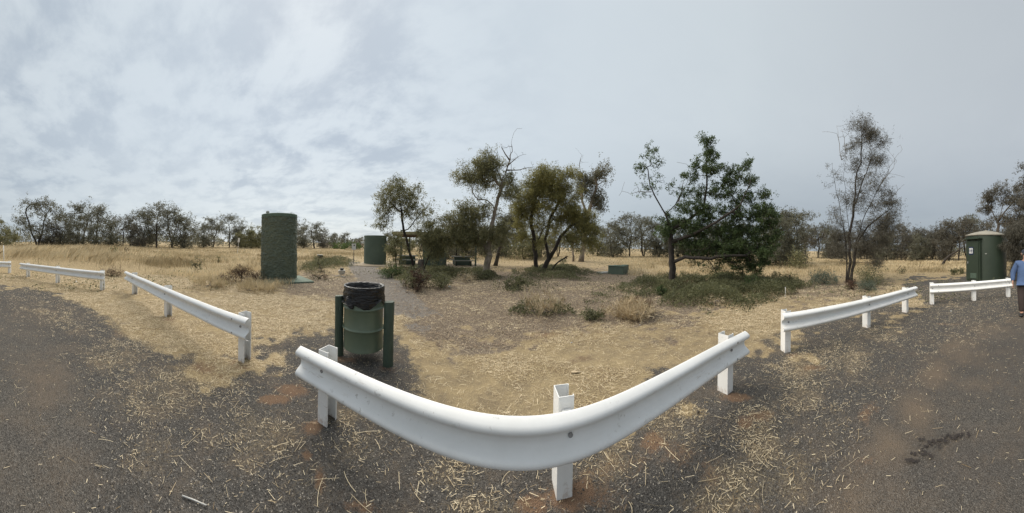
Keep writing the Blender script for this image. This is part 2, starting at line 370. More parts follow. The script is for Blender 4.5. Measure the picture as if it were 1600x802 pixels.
def ground_mat():
    m, nt, b = nodes_of('ground'); g = G(nt); v = g.obj()
    A = {k: g.attr(k) for k in ('gravel', 'road', 'dust', 'path', 'mulch', 'straw', 'red', 'near')}
    big = g.noise(v, 0.35, 4); med = g.noise(v, 2.6, 8, 0.72); fine = g.noise(v, 45, 4, 0.7); grit = g.noise(v, 140, 3, 0.7)
    vor = g.voro(v, 125, 'F1', 'Color'); vord = g.voro(v, 125)
    vsep = g.N.new('ShaderNodeSeparateColor'); g.set(vsep.inputs[0], vor)
    stone = vsep.outputs[0]
    # dry field soil with golden tone and greyer stretches
    field = g.mix(g.ramp(med, (0.35, 0.0), (0.68, 1.0)), (0.40, 0.31, 0.18), (0.28, 0.22, 0.135))
    field = g.mix(g.ramp(big, (0.45, 0.0), (0.65, 0.5)), field, (0.48, 0.375, 0.22))
    mulch = g.mix(g.ramp(fine, (0.40, 0.0), (0.60, 1.0)), (0.10, 0.078, 0.060), (0.34, 0.275, 0.205))
    path = g.mix(g.ramp(fine, (0.38, 0.0), (0.62, 1.0)), (0.15, 0.135, 0.12), (0.30, 0.275, 0.245))
    grav = g.mix(g.ramp(stone, (0.0, 0.0), (1.0, 1.0)), (0.040, 0.037, 0.034), (0.135, 0.127, 0.117))
    grav = g.mix(g.ramp(stone, (0.955, 0.0), (0.975, 1.0)), grav, (0.33, 0.30, 0.26))
    grav = g.mix(g.ramp(med, (0.45, 0.0), (0.72, 0.45)), grav, (0.13, 0.108, 0.088))
    road = g.mix(g.ramp(stone, (0.1, 0.0), (1.0, 1.0)), (0.060, 0.055, 0.049), (0.185, 0.170, 0.150))
    road = g.mix(g.ramp(big, (0.40, 0.0), (0.62, 0.7)), road, (0.095, 0.083, 0.072))
    dust = g.mix(grit, (0.16, 0.12, 0.085), (0.25, 0.19, 0.135))
    red = g.mix(grit, (0.17, 0.102, 0.062), (0.25, 0.158, 0.10))
    strawt = g.N.new('ShaderNodeTexWave')
    s1 = g.noise(g.mapping(v, (90, 9, 1), (0, 0, 0.4)), 1.0, 3, 0.7, 0.6); s2 = g.noise(g.mapping(v, (9, 90, 1), (0, 0, 0.7)), 1.0, 3, 0.7, 0.6)
    s3 = g.noise(g.mapping(v, (80, 9, 1), (0, 0, 1.9)), 1.0, 3, 0.7, 0.6)
    g.N.remove(strawt)
    fib = g.m('MAXIMUM', g.m('MAXIMUM', s1, s2), s3)
    straw = g.mix(g.ramp(fib, (0.50, 0.0), (0.72, 1.0)), (0.37, 0.275, 0.145), (0.86, 0.69, 0.40))
    mott = g.noise(v, 13, 5, 0.7)
    clump = g.noise(v, 42, 4, 0.8)
    straw = g.mix(g.ramp(clump, (0.42, 0.95), (0.55, 0.0)), straw, (0.13, 0.09, 0.055))
    straw = g.mix(g.ramp(clump, (0.54, 0.0), (0.66, 0.7)), straw, (0.86, 0.72, 0.47))
    straw = g.mix(g.ramp(mott, (0.36, 0.6), (0.52, 0.0)), straw, (0.24, 0.175, 0.11))
    edge = g.m('ADD', g.m('MULTIPLY', g.m('SUBTRACT', fine, 0.5), 1.3), g.m('MULTIPLY', g.m('SUBTRACT', med, 0.5), 2.6))
    def thr(a, w=0.22):
        return g.m('ADD', g.m('MULTIPLY', g.m('SUBTRACT', g.m('ADD', a, g.m('MULTIPLY', edge, 0.7)), 0.5), 1 / w), 0.5, clamp=True)
    c = g.mix(thr(A['mulch']), field, mulch)
    c = g.mix(thr(A['path']), c, path)
    c = g.mix(thr(A['gravel']), c, grav)
    c = g.mix(g.m('MULTIPLY', thr(A['road'], 1.2), .85), c, road)
    c = g.mix(g.m('MULTIPLY', thr(g.m('MULTIPLY', A['dust'], .95), 1.1), 0.7), c, dust)
    c = g.mix(g.m('MULTIPLY', thr(A['red'], 0.40), 0.8), c, red)
    sm = g.m('ADD', g.m('MULTIPLY', g.m('SUBTRACT', g.m('ADD', A['straw'], g.m('ADD', g.m('MULTIPLY', edge, 0.36), g.m('MULTIPLY', g.m('SUBTRACT', fib, 0.6), 2.0))), 0.56), 2.0), 0.5, clamp=True)
    sm = g.m('MULTIPLY', sm, g.m('SUBTRACT', 1.0, g.m('MULTIPLY', A['gravel'], 0.72)))
    c = g.mix(sm, c, straw)
    g.set(b.inputs['Base Color'], c); b.inputs['Roughness'].default_value = 0.95
    b.inputs['Specular IOR Level'].default_value = 0.15
    h = g.m('ADD', g.m('MULTIPLY', vord, 1.2), g.m('ADD', grit, g.m('MULTIPLY', fib, g.m('MULTIPLY', sm, 1.5))))
    g.set(b.inputs['Normal'], g.bump(h, 0.75, 0.012)); return m
M_GROUND = ground_mat()

# ------------------------------------------------------------------ mesh helpers
def link(name, me, mat, parent=None, smooth=False):
    o = bpy.data.objects.new(name, me)
    if mat and not me.materials: me.materials.append(mat)
    COL.objects.link(o)
    if parent: o.parent = parent
    if smooth: me.shade_smooth()
    return o
def tag(o, label=None, cat=None, group=None, kind=None):
    if label: o['label'] = label
    if cat: o['category'] = cat
    if group: o['group'] = group
    if kind: o['kind'] = kind
    return o
def empty(name, loc, rz, label, cat, group=None):
    o = bpy.data.objects.new(name, None); COL.objects.link(o); o.location = loc; o.rotation_euler = (0, 0, rz); o.empty_display_size = 0.2
    return tag(o, label, cat, group)
def np_mesh(name, V, Fq, attrs=None):
    """V (n,3), Fq (m,k) equal-sized faces"""
    me = bpy.data.meshes.new(name); V = np.ascontiguousarray(V, np.float32); Fq = np.ascontiguousarray(Fq, np.int32)
    me.vertices.add(len(V)); me.vertices.foreach_set('co', V.ravel())
    m_, k = Fq.shape
    me.loops.add(m_ * k); me.loops.foreach_set('vertex_index', Fq.ravel())
    me.polygons.add(m_); me.polygons.foreach_set('loop_start', np.arange(0, m_ * k, k, dtype=np.int32))
    me.update(calc_edges=True)
    for an, av in (attrs or {}).items():
        a = me.attributes.new(an, 'FLOAT', 'POINT'); a.data.foreach_set('value', np.ascontiguousarray(av, np.float32))
    return me
class MB:
    def __init__(s): s.v = []; s.f = []
    def add(s, vs, fs):
        n = len(s.v); s.v += [tuple(v) for v in vs]; s.f += [tuple(i + n for i in f) for f in fs]; return s
    def box(s, c, d, rz=0, bev=0.0):
        bm = bmesh.new(); bmesh.ops.create_cube(bm, size=1); bmesh.ops.scale(bm, vec=d, verts=bm.verts)
        if bev: bmesh.ops.bevel(bm, geom=bm.edges[:], offset=bev, segments=2, affect='EDGES')
        bmesh.ops.rotate(bm, cent=(0, 0, 0), matrix=Matrix.Rotation(rz, 3, 'Z'), verts=bm.verts)
        bm.verts.ensure_lookup_table()
        s.add([v.co + Vector(c) for v in bm.verts], [[v.index for v in f.verts] for f in bm.faces]); bm.free(); return s
    def rings(s, rings, cap=True, close=False):
        n = len(rings[0]); base = len(s.v)
        for r in rings: s.v += [tuple(p) for p in r]
        for i in range(len(rings) - 1):
            for j in range(n):
                a = base + i * n + j; b = base + i * n + (j + 1) % n
                s.f.append((a, b, b + n, a + n))
        if cap:
            s.f.append(tuple(base + j for j in reversed(range(n)))); s.f.append(tuple(base + (len(rings) - 1) * n + j for j in range(n)))
        return s
    def tube(s, pts, rad, n=8, cap=True):
        pts = [Vector(p) for p in pts]; rr = rad if isinstance(rad, (list, tuple)) else [rad] * len(pts); R = []
        for i, p in enumerate(pts):
            t = (pts[min(i + 1, len(pts) - 1)] - pts[max(i - 1, 0)]).normalized()
            a = t.orthogonal() if i == 0 else pa - t * pa.dot(t)
            a.normalize(); pa = a; b = t.cross(a)
            R.append([p + (a * math.cos(2 * PI * k / n) + b * math.sin(2 * PI * k / n)) * rr[i] for k in range(n)])
        return s.rings(R, cap)
    def lathe(s, prof, n=32, cap=False, cx=0, cy=0):
        return s.rings([[(cx + r * math.cos(2 * PI * k / n), cy + r * math.sin(2 * PI * k / n), z) for k in range(n)] for r, z in prof], cap)
    def build(s, name, mat, parent=None, smooth=False):
        me = bpy.data.meshes.new(name); me.from_pydata(s.v, [], s.f); me.update()
        bm = bmesh.new(); bm.from_mesh(me); bmesh.ops.recalc_face_normals(bm, faces=bm.faces); bm.to_mesh(me); bm.free()
        o = link(name, me, mat, parent)
        if smooth: me.shade_smooth()
        return o
def auto_smooth(o, ang=35):
    me = o.data; me.shade_smooth()
    bm = bmesh.new(); bm.from_mesh(me)
    for e in bm.edges:
        if len(e.link_faces) == 2 and e.calc_face_angle(0) > math.radians(ang): e.smooth = False
    bm.to_mesh(me); bm.free()

# ------------------------------------------------------------------ ground, car park, path
def build_ground():
    th = np.concatenate([np.arange(-2.3, 2.3, 0.0066), np.linspace(2.3, 2 * PI - 2.3, 60)])[:-1]
    r = [0.45]
    while r[-1] < 60: r.append(r[-1] * (1.019 if r[-1] < 9 else 1.032))
    while r[-1] < 3500: r.append(r[-1] * 1.12)
    r = np.array(r); nT, nR = len(th), len(r)
    R, T = np.meshgrid(r, th, indexing='ij')
    x = (R * np.sin(T)).ravel(); y = (R * np.cos(T)).ravel()
    z = terrain(x, y)
    Z = zones(x, y)
    i = np.arange(nR - 1)[:, None]; j = np.arange(nT)[None, :]; j2 = (j + 1) % nT
    Fq = np.stack([i * nT + j, (i + 1) * nT + j, (i + 1) * nT + j2, i * nT + j2], -1)[:, :, ::-1].reshape(-1, 4)
    V = np.stack([x, y, z], 1)
    fv = lambda a: a[Fq].mean(1)
    cls = np.zeros(len(Fq), int)
    jit = fbm(fv(x) * 9, fv(y) * 9, 3, 2) - 0.5
    cls[fv(Z['path']) + jit * 0.3 > 0.5] = 2
    cls[fv(Z['gravel']) + jit * 0.5 > 0.5] = 1
    for k, nm in enumerate(('ground', 'car_park', 'path')):
        f = Fq[cls == k]; used, inv = np.unique(f.ravel(), return_inverse=True)
        vv = V[used]; att = {a: Z[a][used] for a in Z}; ff = inv.reshape(-1, 4)
        me = np_mesh(nm, vv, ff, att)
        o = link(nm, me, M_GROUND, smooth=True); tag(o, kind='structure')
        if nm == 'car_park':
            # centre disc under the camera is part of the car park
            n = 48; mb = MB(); mb.add([(0, 0, tz(0, 0))] + [(0.45 * math.sin(t), 0.45 * math.cos(t), tz(.45 * math.sin(t), .45 * math.cos(t))) for t in th[::10]], [])
            k2 = len(mb.v) - 1; mb.f = [(0, 1 + q, 1 + (q + 1) % k2) for q in range(k2)]
            d = mb.build('car_park_centre', M_GROUND, o)
            a = d.data.attributes.new('gravel', 'FLOAT', 'POINT'); a.data.foreach_set('value', [1.0] * len(mb.v))
            a = d.data.attributes.new('road', 'FLOAT', 'POINT'); a.data.foreach_set('value', [1.0] * len(mb.v))
build_ground()

# ------------------------------------------------------------------ blades, leaves, scatter
def quads(pos, u, v, L, Wd, tint, bend=None):
    """rhombic leaves: pos + u*L long, v*Wd wide"""
    n = len(pos); L = L[:, None]; Wd = Wd[:, None]
    p = np.empty((n, 4, 3), np.float32)
    p[:, 0] = pos; p[:, 1] = pos + u * L * .45 + v * Wd; p[:, 2] = pos + u * L; p[:, 3] = pos + u * L * .45 - v * Wd
    f = np.arange(n * 4, dtype=np.int32).reshape(n, 4)
    return p.reshape(-1, 3), f, np.repeat(tint, 4)
def unit(a): return a / np.maximum(np.linalg.norm(a, axis=1, keepdims=True), 1e-6)
def rdir(n, droop=0.0, rng=RNG):
    a = rng.normal(size=(n, 3)); a[:, 2] -= droop; return unit(a)
def blades(name, x, y, h, w, lean, tint, mat, z0=None):
    n = len(x); z = terrain(x, y) if z0 is None else z0
    ang = RNG.uniform(0, 2 * PI, n); s = np.stack([np.cos(ang), np.sin(ang), np.zeros(n)], 1)
    P = np.stack([x, y, z - 0.01], 1)
    p = np.empty((n, 5, 3), np.float32)
    mid = P + np.stack([lean[:, 0] * .3 * h, lean[:, 1] * .3 * h, h * .6], 1)
    tip = P + np.stack([lean[:, 0] * h, lean[:, 1] * h, h], 1)
    W_ = w[:, None]
    p[:, 0] = P - s * W_ / 2; p[:, 1] = P + s * W_ / 2; p[:, 2] = mid + s * W_ * .4; p[:, 3] = tip; p[:, 4] = mid - s * W_ * .4
    f = np.arange(n * 5, dtype=np.int32).reshape(n, 5)
    me = np_mesh(name, p.reshape(-1, 3), f, {'tint': np.repeat(tint, 5)})
    return link(name, me, mat)
def sample_ring(n, r0, r1, t0=-2.25, t1=2.25, power=1.0):
    u = RNG.random(n); r = r0 * (r1 / r0) ** (u ** power); t = RNG.uniform(t0, t1, n)
    return r * np.sin(t), r * np.cos(t), r, t
def grass_density(x, y):
    px, py = topx(x, y); r = np.hypot(x, y)
    d = np.ones(len(x))
    # mown and trodden ground close in: no standing grass
    FAR = [(-400, 425), (0, 412), (60, 412), (170, 418), (240, 428), (330, 440), (370, 452), (440, 458), (455, 448), (470, 418), (545, 412), (560, 404), (760, 408), (960, 404), (985, 430), (1040, 432), (1200, 428), (1250, 432), (1300, 428), (1390, 424), (1420, 428), (1500, 425), (1700, 420), (3300, 420), (3300, 300), (-900, 300), (-900, 425)]
    d *= pm(px, py, FAR, 5)
    SLAB = [(545, 418), (545, 405), (610, 404), (760, 404), (770, 424), (600, 424)]
    d *= 1 - pm(px, py, SLAB, 2)
    # poorer strips
    n = fbm(x / 2.3, y / 2.3, 31, 3)
    thin = sstep(0.58, 0.40, n) * 0.88
    thin = np.maximum(thin, 0.75 * blob(px, py, 900, 408, 90, 9)); thin = np.maximum(thin, .8 * blob(px, py, 180, 404, 120, 7))
    d *= 1 - thin
    return d
def field_grass():
    N_ = 430000
    x, y, r, t = sample_ring(N_, 7.5, 75, power=0.8)
    keep = RNG.random(N_) < grass_density(x, y)
    x, y, r, t = x[keep], y[keep], r[keep], t[keep]; n = len(x)
    tall = sstep(-1.35, -1.75, t) * sstep(12, 16, r)
    patchh = 0.45 + 1.1 * fbm(x / 1.2, y / 1.2, 41, 3)
    h = RNG.uniform(0.14, 0.42, n) * patchh * (1 + .75 * tall)
    h *= 1 - 0.4 * sstep(25, 60, r)
    w = np.maximum(0.006, r * 0.0011) * RNG.uniform(.7, 1.3, n)
    lean = RNG.normal(0, 0.28, (n, 2)); lean[:, 0] -= .1 + 0.25 * tall; lean[:, 1] += 0.5 * tall * 1
    tint = np.clip(RNG.normal(.5, .2, n) + (fbm(x / 3.0, y / 3.0, 51, 4) - .5) * 2.2, 0, 1)
    o = blades('dry_grass', x, y, h, w, lean, tint, L_GRASS)
    tag(o, 'pale golden dry grass standing over the open field behind the guardrails', 'grass', kind='stuff')
field_grass()
def low_weeds():
    # grey-green low growth between the dry grass, left field and around the trees
    n = 60000
    x, y, r, t = sample_ring(n, 8, 40)
    px, py = topx(x, y)
    d = sstep(0.50, 0.64, fbm(x / 1.5, y / 1.5, 61, 3))
    m = .9 * blob(px, py, 170, 404, 130, 8) + .6 * blob(px, py, 330, 400, 100, 12) + .8 * blob(px, py, 880, 408, 110, 8) + .5 * blob(px, py, 1200, 408, 150, 10) + .5 * blob(px, py, 1050, 402, 150, 5) + .4 * blob(px, py, 1400, 412, 80, 6) + .25
    k = RNG.random(n) < d * m
    x, y, r = x[k], y[k], r[k]; n = len(x)
    rep = 3; x = np.repeat(x, rep) + RNG.normal(0, .06, n * rep); y = np.repeat(y, rep) + RNG.normal(0, .06, n * rep); n *= rep
    pos = np.stack([x, y, terrain(x, y) + RNG.uniform(0.02, .25, n)], 1)
    V, Fq, T = quads(pos, rdir(n), rdir(n), RNG.uniform(.05, .11, n), RNG.uniform(.01, .025, n), RNG.random(n))
    o = link('low_weeds', np_mesh('low_weeds', V, Fq, {'tint': T}), L_COVER)
    tag(o, 'grey green low weeds scattered through the dry grass field', 'weeds', kind='stuff')
low_weeds()
def straw_litter():
    n0 = 900000
    u = RNG.random(n0); r = 1.1 + 11 * u ** 0.8; t = RNG.uniform(-2.25, 2.25, n0)
    x, y = r * np.sin(t), r * np.cos(t)
    Z = zones(x, y)
    nz = fbm(x * 2.0, y * 2.0, 71, 4); nf = fbm(x * 7, y * 7, 73, 2)
    s = Z['straw'] * (1 - .35 * Z['red'])
    p = sstep(0.46, 0.86, s * .62 + nz * .55 + (nf - .5) * .5) + 0.08 * (1 - Z['road']) + .030
    p *= np.clip(r / 6, .16, 1) * (1 - .8 * Z['path'])
    k = RNG.random(n0) < p
    x, y, r = x[k], y[k], r[k]; n = len(x); mat = Z['gravel'][k] < .5
    ang = RNG.uniform(0, PI, n); tilt = RNG.normal(0, .12, n)
    L = np.where(mat, RNG.gamma(2.0, .022, n) + .012, RNG.gamma(1.5, .014, n) + .006); L = np.clip(L, .01, .16)
    tilt = np.clip(tilt * .05 / L, -.4, .4)
    uu = np.stack([np.cos(ang) * np.cos(tilt), np.sin(ang) * np.cos(tilt), np.sin(tilt)], 1)
    vv = np.stack([-np.sin(ang), np.cos(ang), RNG.normal(0, .3, n)], 1); vv = unit(vv)
    w = np.maximum(.0013, r * .00036) * RNG.uniform(.6, 1.5, n)
    pos = np.stack([x, y, terrain(x, y) + .004 + RNG.random(n) * .012 + np.abs(np.sin(tilt)) * L * .5], 1)
    p4 = np.empty((n, 4, 3), np.float32); L_, w_ = L[:, None], w[:, None]
    p4[:, 0] = pos - vv * w_; p4[:, 1] = pos + uu * L_ - vv * w_; p4[:, 2] = pos + uu * L_ + vv * w_; p4[:, 3] = pos + vv * w_
    tint = np.clip(RNG.normal(.58, .33, n), 0, 1)
    o = link('straw_litter', np_mesh('straw_litter', p4.reshape(-1, 3), np.arange(n * 4).reshape(n, 4), {'tint': np.repeat(tint, 4)}), L_STRAW)
    tag(o, 'cut straw strewn over the dark gravel and the ground behind the rails', 'straw', kind='stuff')
    # longer bent stalks
    V = []; Fs = []; T = []
    spots = [(440, 690, 60, 50, 60), (520, 720, 40, 50, 35), (560, 650, 30, 30, 20), (700, 720, 60, 50, 40), (960, 720, 60, 40, 50), (1180, 700, 60, 70, 110), (1150, 770, 60, 30, 60), (1270, 640, 80, 60, 70), (250, 640, 80, 60, 60), (620, 620, 40, 60, 40), (800, 600, 150, 60, 80), (1330, 560, 50, 30, 20), (880, 760, 60, 30, 30)]
    for cx, cy, rx, ry, num in spots:
        for _ in range(int(num * .22)):
            a = gp(random.gauss(cx, rx * 1.1), max(520, min(1000, random.gauss(cy, ry * .9))), True)
            ang = random.uniform(0, 2 * PI); L = random.uniform(.05, .20); cur = random.gauss(0, .5); w = random.uniform(.0008, .0018)
            pts = []; z = .008; q = Vector((a.x, a.y, tz(a.x, a.y) + z)); tint = random.uniform(.3, 1)
            for k in range(5):
                pts.append(q.copy()); q = q + Vector((math.cos(ang), math.sin(ang), random.uniform(-.05, .08))) * L / 4; q.z = max(q.z, .006); ang += cur / 4
            b = len(V)
            for k, p in enumerate(pts):
                d = (pts[min(k + 1, 4)] - pts[max(k - 1, 0)]); s = Vector((-d.y, d.x, 0)).normalized() * w
                V += [p - s, p + s + Vector((0, 0, .001))]; T += [tint, tint]
            Fs += [(b + 2 * k, b + 2 * k + 1, b + 2 * k + 3, b + 2 * k + 2) for k in range(4)]
    o = link('straw_stalks', np_mesh('straw_stalks', np.array([tuple(v) for v in V]), np.array(Fs), {'tint': np.array(T)}), L_STRAW)
    tag(o, 'longer bent straw stalks lying on the gravel near the camera', 'straw', kind='stuff')
straw_litter()
def pebbles():
    n0 = 90000
    u = RNG.random(n0); r = 1.0 + 6 * u ** 1.1; t = RNG.uniform(-2.25, 2.25, n0); x, y = r * np.sin(t), r * np.cos(t); Z = zones(x, y)
    k = (Z['gravel'] + RNG.normal(0, .15, n0) > .5) & (RNG.random(n0) < .34 - .16 * Z['road']); x, y, r = x[k], y[k], r[k]; n = len(x)
    s = np.clip(RNG.gamma(2.0, .0011, n) + .0016, .002, .011)
    base = np.array([(1, 0, 0), (0, 1, 0), (-1, 0, 0), (0, -1, 0), (0, 0, .7), (0, 0, -.7)], float)
    j = base[None] * (1 + RNG.normal(0, .25, (n, 6, 3))) * s[:, None, None]
    a = RNG.uniform(0, PI, n); c_, s_ = np.cos(a)[:, None], np.sin(a)[:, None]
    V = np.stack([j[..., 0] * c_ - j[..., 1] * s_ + x[:, None], j[..., 0] * s_ + j[..., 1] * c_ + y[:, None], j[..., 2] + (terrain(x, y) + s * .35)[:, None]], -1)
    fb = np.array([(0, 1, 4), (1, 2, 4), (2, 3, 4), (3, 0, 4)])
    Fq = (fb[None] + (np.arange(n) * 6)[:, None, None]).reshape(-1, 3)
    tint = np.clip(RNG.gamma(1.2, .20, n), 0, .9)
    o = link('gravel', np_mesh('gravel', V.reshape(-1, 3), Fq, {'tint': np.repeat(tint, 6)}), L_PEB)
    tag(o, 'loose dark and pale gravel stones over the car park', 'gravel', kind='stuff')
pebbles()
def leaf_litter():
    n0 = 170000
    x, y, r, t = sample_ring(n0, 4, 22, -1.2, 1.9)
    Z = zones(x, y); k = RNG.random(n0) < Z['mulch'] * (.35 + .9 * (fbm(x, y, 81, 3))); x, y, r = x[k], y[k], r[k]; n = len(x)
    a = RNG.uniform(0, 2 * PI, n); u = np.stack([np.cos(a), np.sin(a), RNG.normal(0, .3, n)], 1); v = np.stack([-np.sin(a), np.cos(a), RNG.normal(0, .4, n)], 1)
    V, Fq, T = quads(np.stack([x, y, terrain(x, y) + .012], 1), unit(u), unit(v), RNG.uniform(.03, .10, n), np.maximum(.004, r * .0006) * RNG.uniform(.6, 1.6, n), np.clip(RNG.normal(.55, .32, n), 0, 1))
    o = link('leaf_litter', np_mesh('leaf_litter', V, Fq, {'tint': T}), L_LITTER)
    tag(o, 'brown leaf and bark litter on the ground below the gum trees', 'litter', kind='stuff')
leaf_litter()
def ground_cover(name, polys, dens, hmax, label, mat=None, size=(.035, .08), seed=0, zmin=0.01):
    X = []; Y = []; H = []
    for poly in polys:
        P = np.array([tuple(gp(*p).xy) for p in poly]); lo, hi = P.min(0), P.max(0); area = np.prod(hi - lo)
        n = int(area * dens * 1.5); x = RNG.uniform(lo[0], hi[0], n); y = RNG.uniform(lo[1], hi[1], n)
        d = polyd(x, y, P); m = sstep(-.5, 1.2, d + (fbm(x * 1.6, y * 1.6, 91 + seed, 4) - .5) * 3.4)
        lump = fbm(x * 1.4, y * 1.4, 95 + seed, 3)
        k = (RNG.random(n) < m * sstep(.30, .56, lump)); X.append(x[k]); Y.append(y[k]); H.append((hmax * (.25 + 1.2 * sstep(.3, .75, lump)) * m)[k])
    x, y, h = map(np.concatenate, (X, Y, H)); n = len(x)
    z = terrain(x, y) + zmin + h * RNG.random(n) ** .7
    V, Fq, T = quads(np.stack([x, y, z], 1), rdir(n, -.4), rdir(n), RNG.uniform(*size, n) * 1.5, RNG.uniform(.009, .022, n), np.clip(RNG.normal(.42, .25, n) + (fbm(x * .9, y * .9, 99, 2) - .5) * .8, 0, 1))
    o = link(name, np_mesh(name, V, Fq, {'tint': T}), mat or L_COVER); return tag(o, label, 'ground cover', kind='stuff')
ground_cover('ground_cover', [[(965, 455), (1000, 440), (1060, 434), (1120, 432), (1180, 435), (1245, 440), (1250, 455), (1220, 470), (1150, 480), (1080, 482), (1020, 474)]], 1300, .34,
             'dark green saltbush carpet spreading under the low tree', seed=1)
ground_cover('ground_cover', [[(800, 424), (850, 416), (900, 418), (935, 428), (900, 438), (850, 440), (810, 436)]], 700, .25,
             'green low growth carpeting the ground below the golden olive tree', seed=2)
ground_cover('ground_cover', [[(790, 448), (810, 436), (840, 440), (850, 450), (810, 456)], [(905, 462), (940, 452), (970, 458), (950, 474), (915, 476)], [(795, 476), (830, 466), (880, 470), (885, 488), (830, 496), (800, 490)]], 1000, .20,
             'small green mats of weeds between the bin and the low tree', seed=3)
ground_cover('ground_cover', [[(466, 418), (500, 404), (545, 406), (548, 416), (515, 422), (480, 430)]], 700, .35,
             'mixed green weeds beside the rough green water tank', seed=4)
ground_cover('ground_cover', [[(600, 424), (660, 418), (760, 424), (790, 432), (740, 438), (640, 440)]], 800, .25,
             'scrubby green growth in front of the picnic shelter', seed=5)

# ------------------------------------------------------------------ trees
class Skel:
    def __init__(s): s.p = []; s.par = []; s.paths = []; s.w = []
    def trunk(s, pts, parent=None, sub=3, jit=.02):
        """polyline of a main stem, subdivided"""
        q = []
        for i in range(len(pts) - 1):
            for k in range(sub):
                q.append(pts[i].lerp(pts[i + 1], k / sub))
        q.append(pts[-1]); L = (pts[0] - pts[-1]).length
        path = []; last = -1
        if parent is not None:
            last = s.nearest(pts[0]); path.append(last); q = q[1:]
        for i, v in enumerate(q):
            j = 0 if (i == 0 and parent is None) else L * jit
            s.p.append(np.array(v) + np.random.default_rng(len(s.p)).normal(0, 1, 3) * j * .22); s.par.append(last); s.w.append(0.0); last = len(s.p) - 1; path.append(last)
        s.paths.append(path); return path
    def nearest(s, v):
        P = np.array(s.p); return int(np.argmin(((P - np.array(v)) ** 2).sum(1)))
    def twig(s, target, w=1.0, rng=RNG, wob=.10):
        P = np.array(s.p); t = np.array(target); d = P - t
        dist = np.sqrt((d ** 2).sum(1)); up = P[:, 2] - t[2]
        cost = dist * (1 + .9 * np.clip(up / np.maximum(dist, .01), 0, 1))
        i = int(np.argmin(cost)); L = dist[i]
        if L < .05: s.w[i] += w; return
        k = max(2, min(6, int(L / .45) + 1)); a = P[i]
        side = rng.normal(0, 1, 3) * L * wob; sag = np.array([0, 0, L * .12])
        path = [i]; last = i
        for q in range(1, k + 1):
            f = q / k; p = a * (1 - f) + t * f + side * math.sin(f * PI) + sag * math.sin(f * PI) * .6 + rng.normal(0, 1, 3) * L * .025 * (q < k)
            s.p.append(p); s.par.append(last); s.w.append(0.0); last = len(s.p) - 1; path.append(last)
        s.w[last] += w; s.paths.append(path)
    def mesh(s, name, R, rmin=.006, expo=.5, sides=5):
        n = len(s.p); acc = np.array(s.w) + 1e-3
        for i in range(n - 1, -1, -1):
            if s.par[i] >= 0: acc[s.par[i]] += acc[i]
        rad = R * (acc / acc.max()) ** expo; rad = np.maximum(rad, rmin)
        mb = MB()
        for path in s.paths:
            if len(path) < 2: continue
            rr = [float(rad[i]) for i in path]; rr[0] = min(rr[0], rr[1] * 1.25) if s.par[path[0]] >= 0 or path[0] != s.paths[0][0] else rr[0]
            if path[0] == s.paths[0][0] or s.par[path[0]] < 0: rr[0] *= 1.35
            mb.tube([s.p[i] for i in path], rr, sides if rr[0] < .04 else 8, True)
        me = bpy.data.meshes.new(name); me.from_pydata(mb.v, [], mb.f); me.update(); me.shade_smooth(); return me
def leaf_mesh(name, clumps, size, asp, droop, rng, per=None, flat=.8, cluster=.35):
    """clumps: (centre, radius, n)"""
    C = []; T = []
    for c, rad, n in clumps:
        n = int(n)
        if n <= 0: continue
        m = max(1, n // 9); sub = rng.normal(0, 1, (m, 3)) * rad * .72; sub[:, 2] *= flat
        idx = rng.integers(0, m, n); p = np.array(c)[None] + sub[idx] + rng.normal(0, 1, (n, 3)) * rad * cluster * .55
        C.append(p); b = rng.uniform(.15, .75)
        T.append(np.clip(b + rng.normal(0, .12, m)[idx] + rng.normal(0, .12, n), 0, 1))
    P = np.concatenate(C); T = np.concatenate(T); n = len(P)
    L = rng.uniform(size * .7, size * 1.6, n)
    V, Fq, TT = quads(P, rdir(n, droop, rng), rdir(n, 0, rng), L, L * asp * .5, T)
    return np_mesh(name, V, Fq, {'tint': TT})
DENS = 235
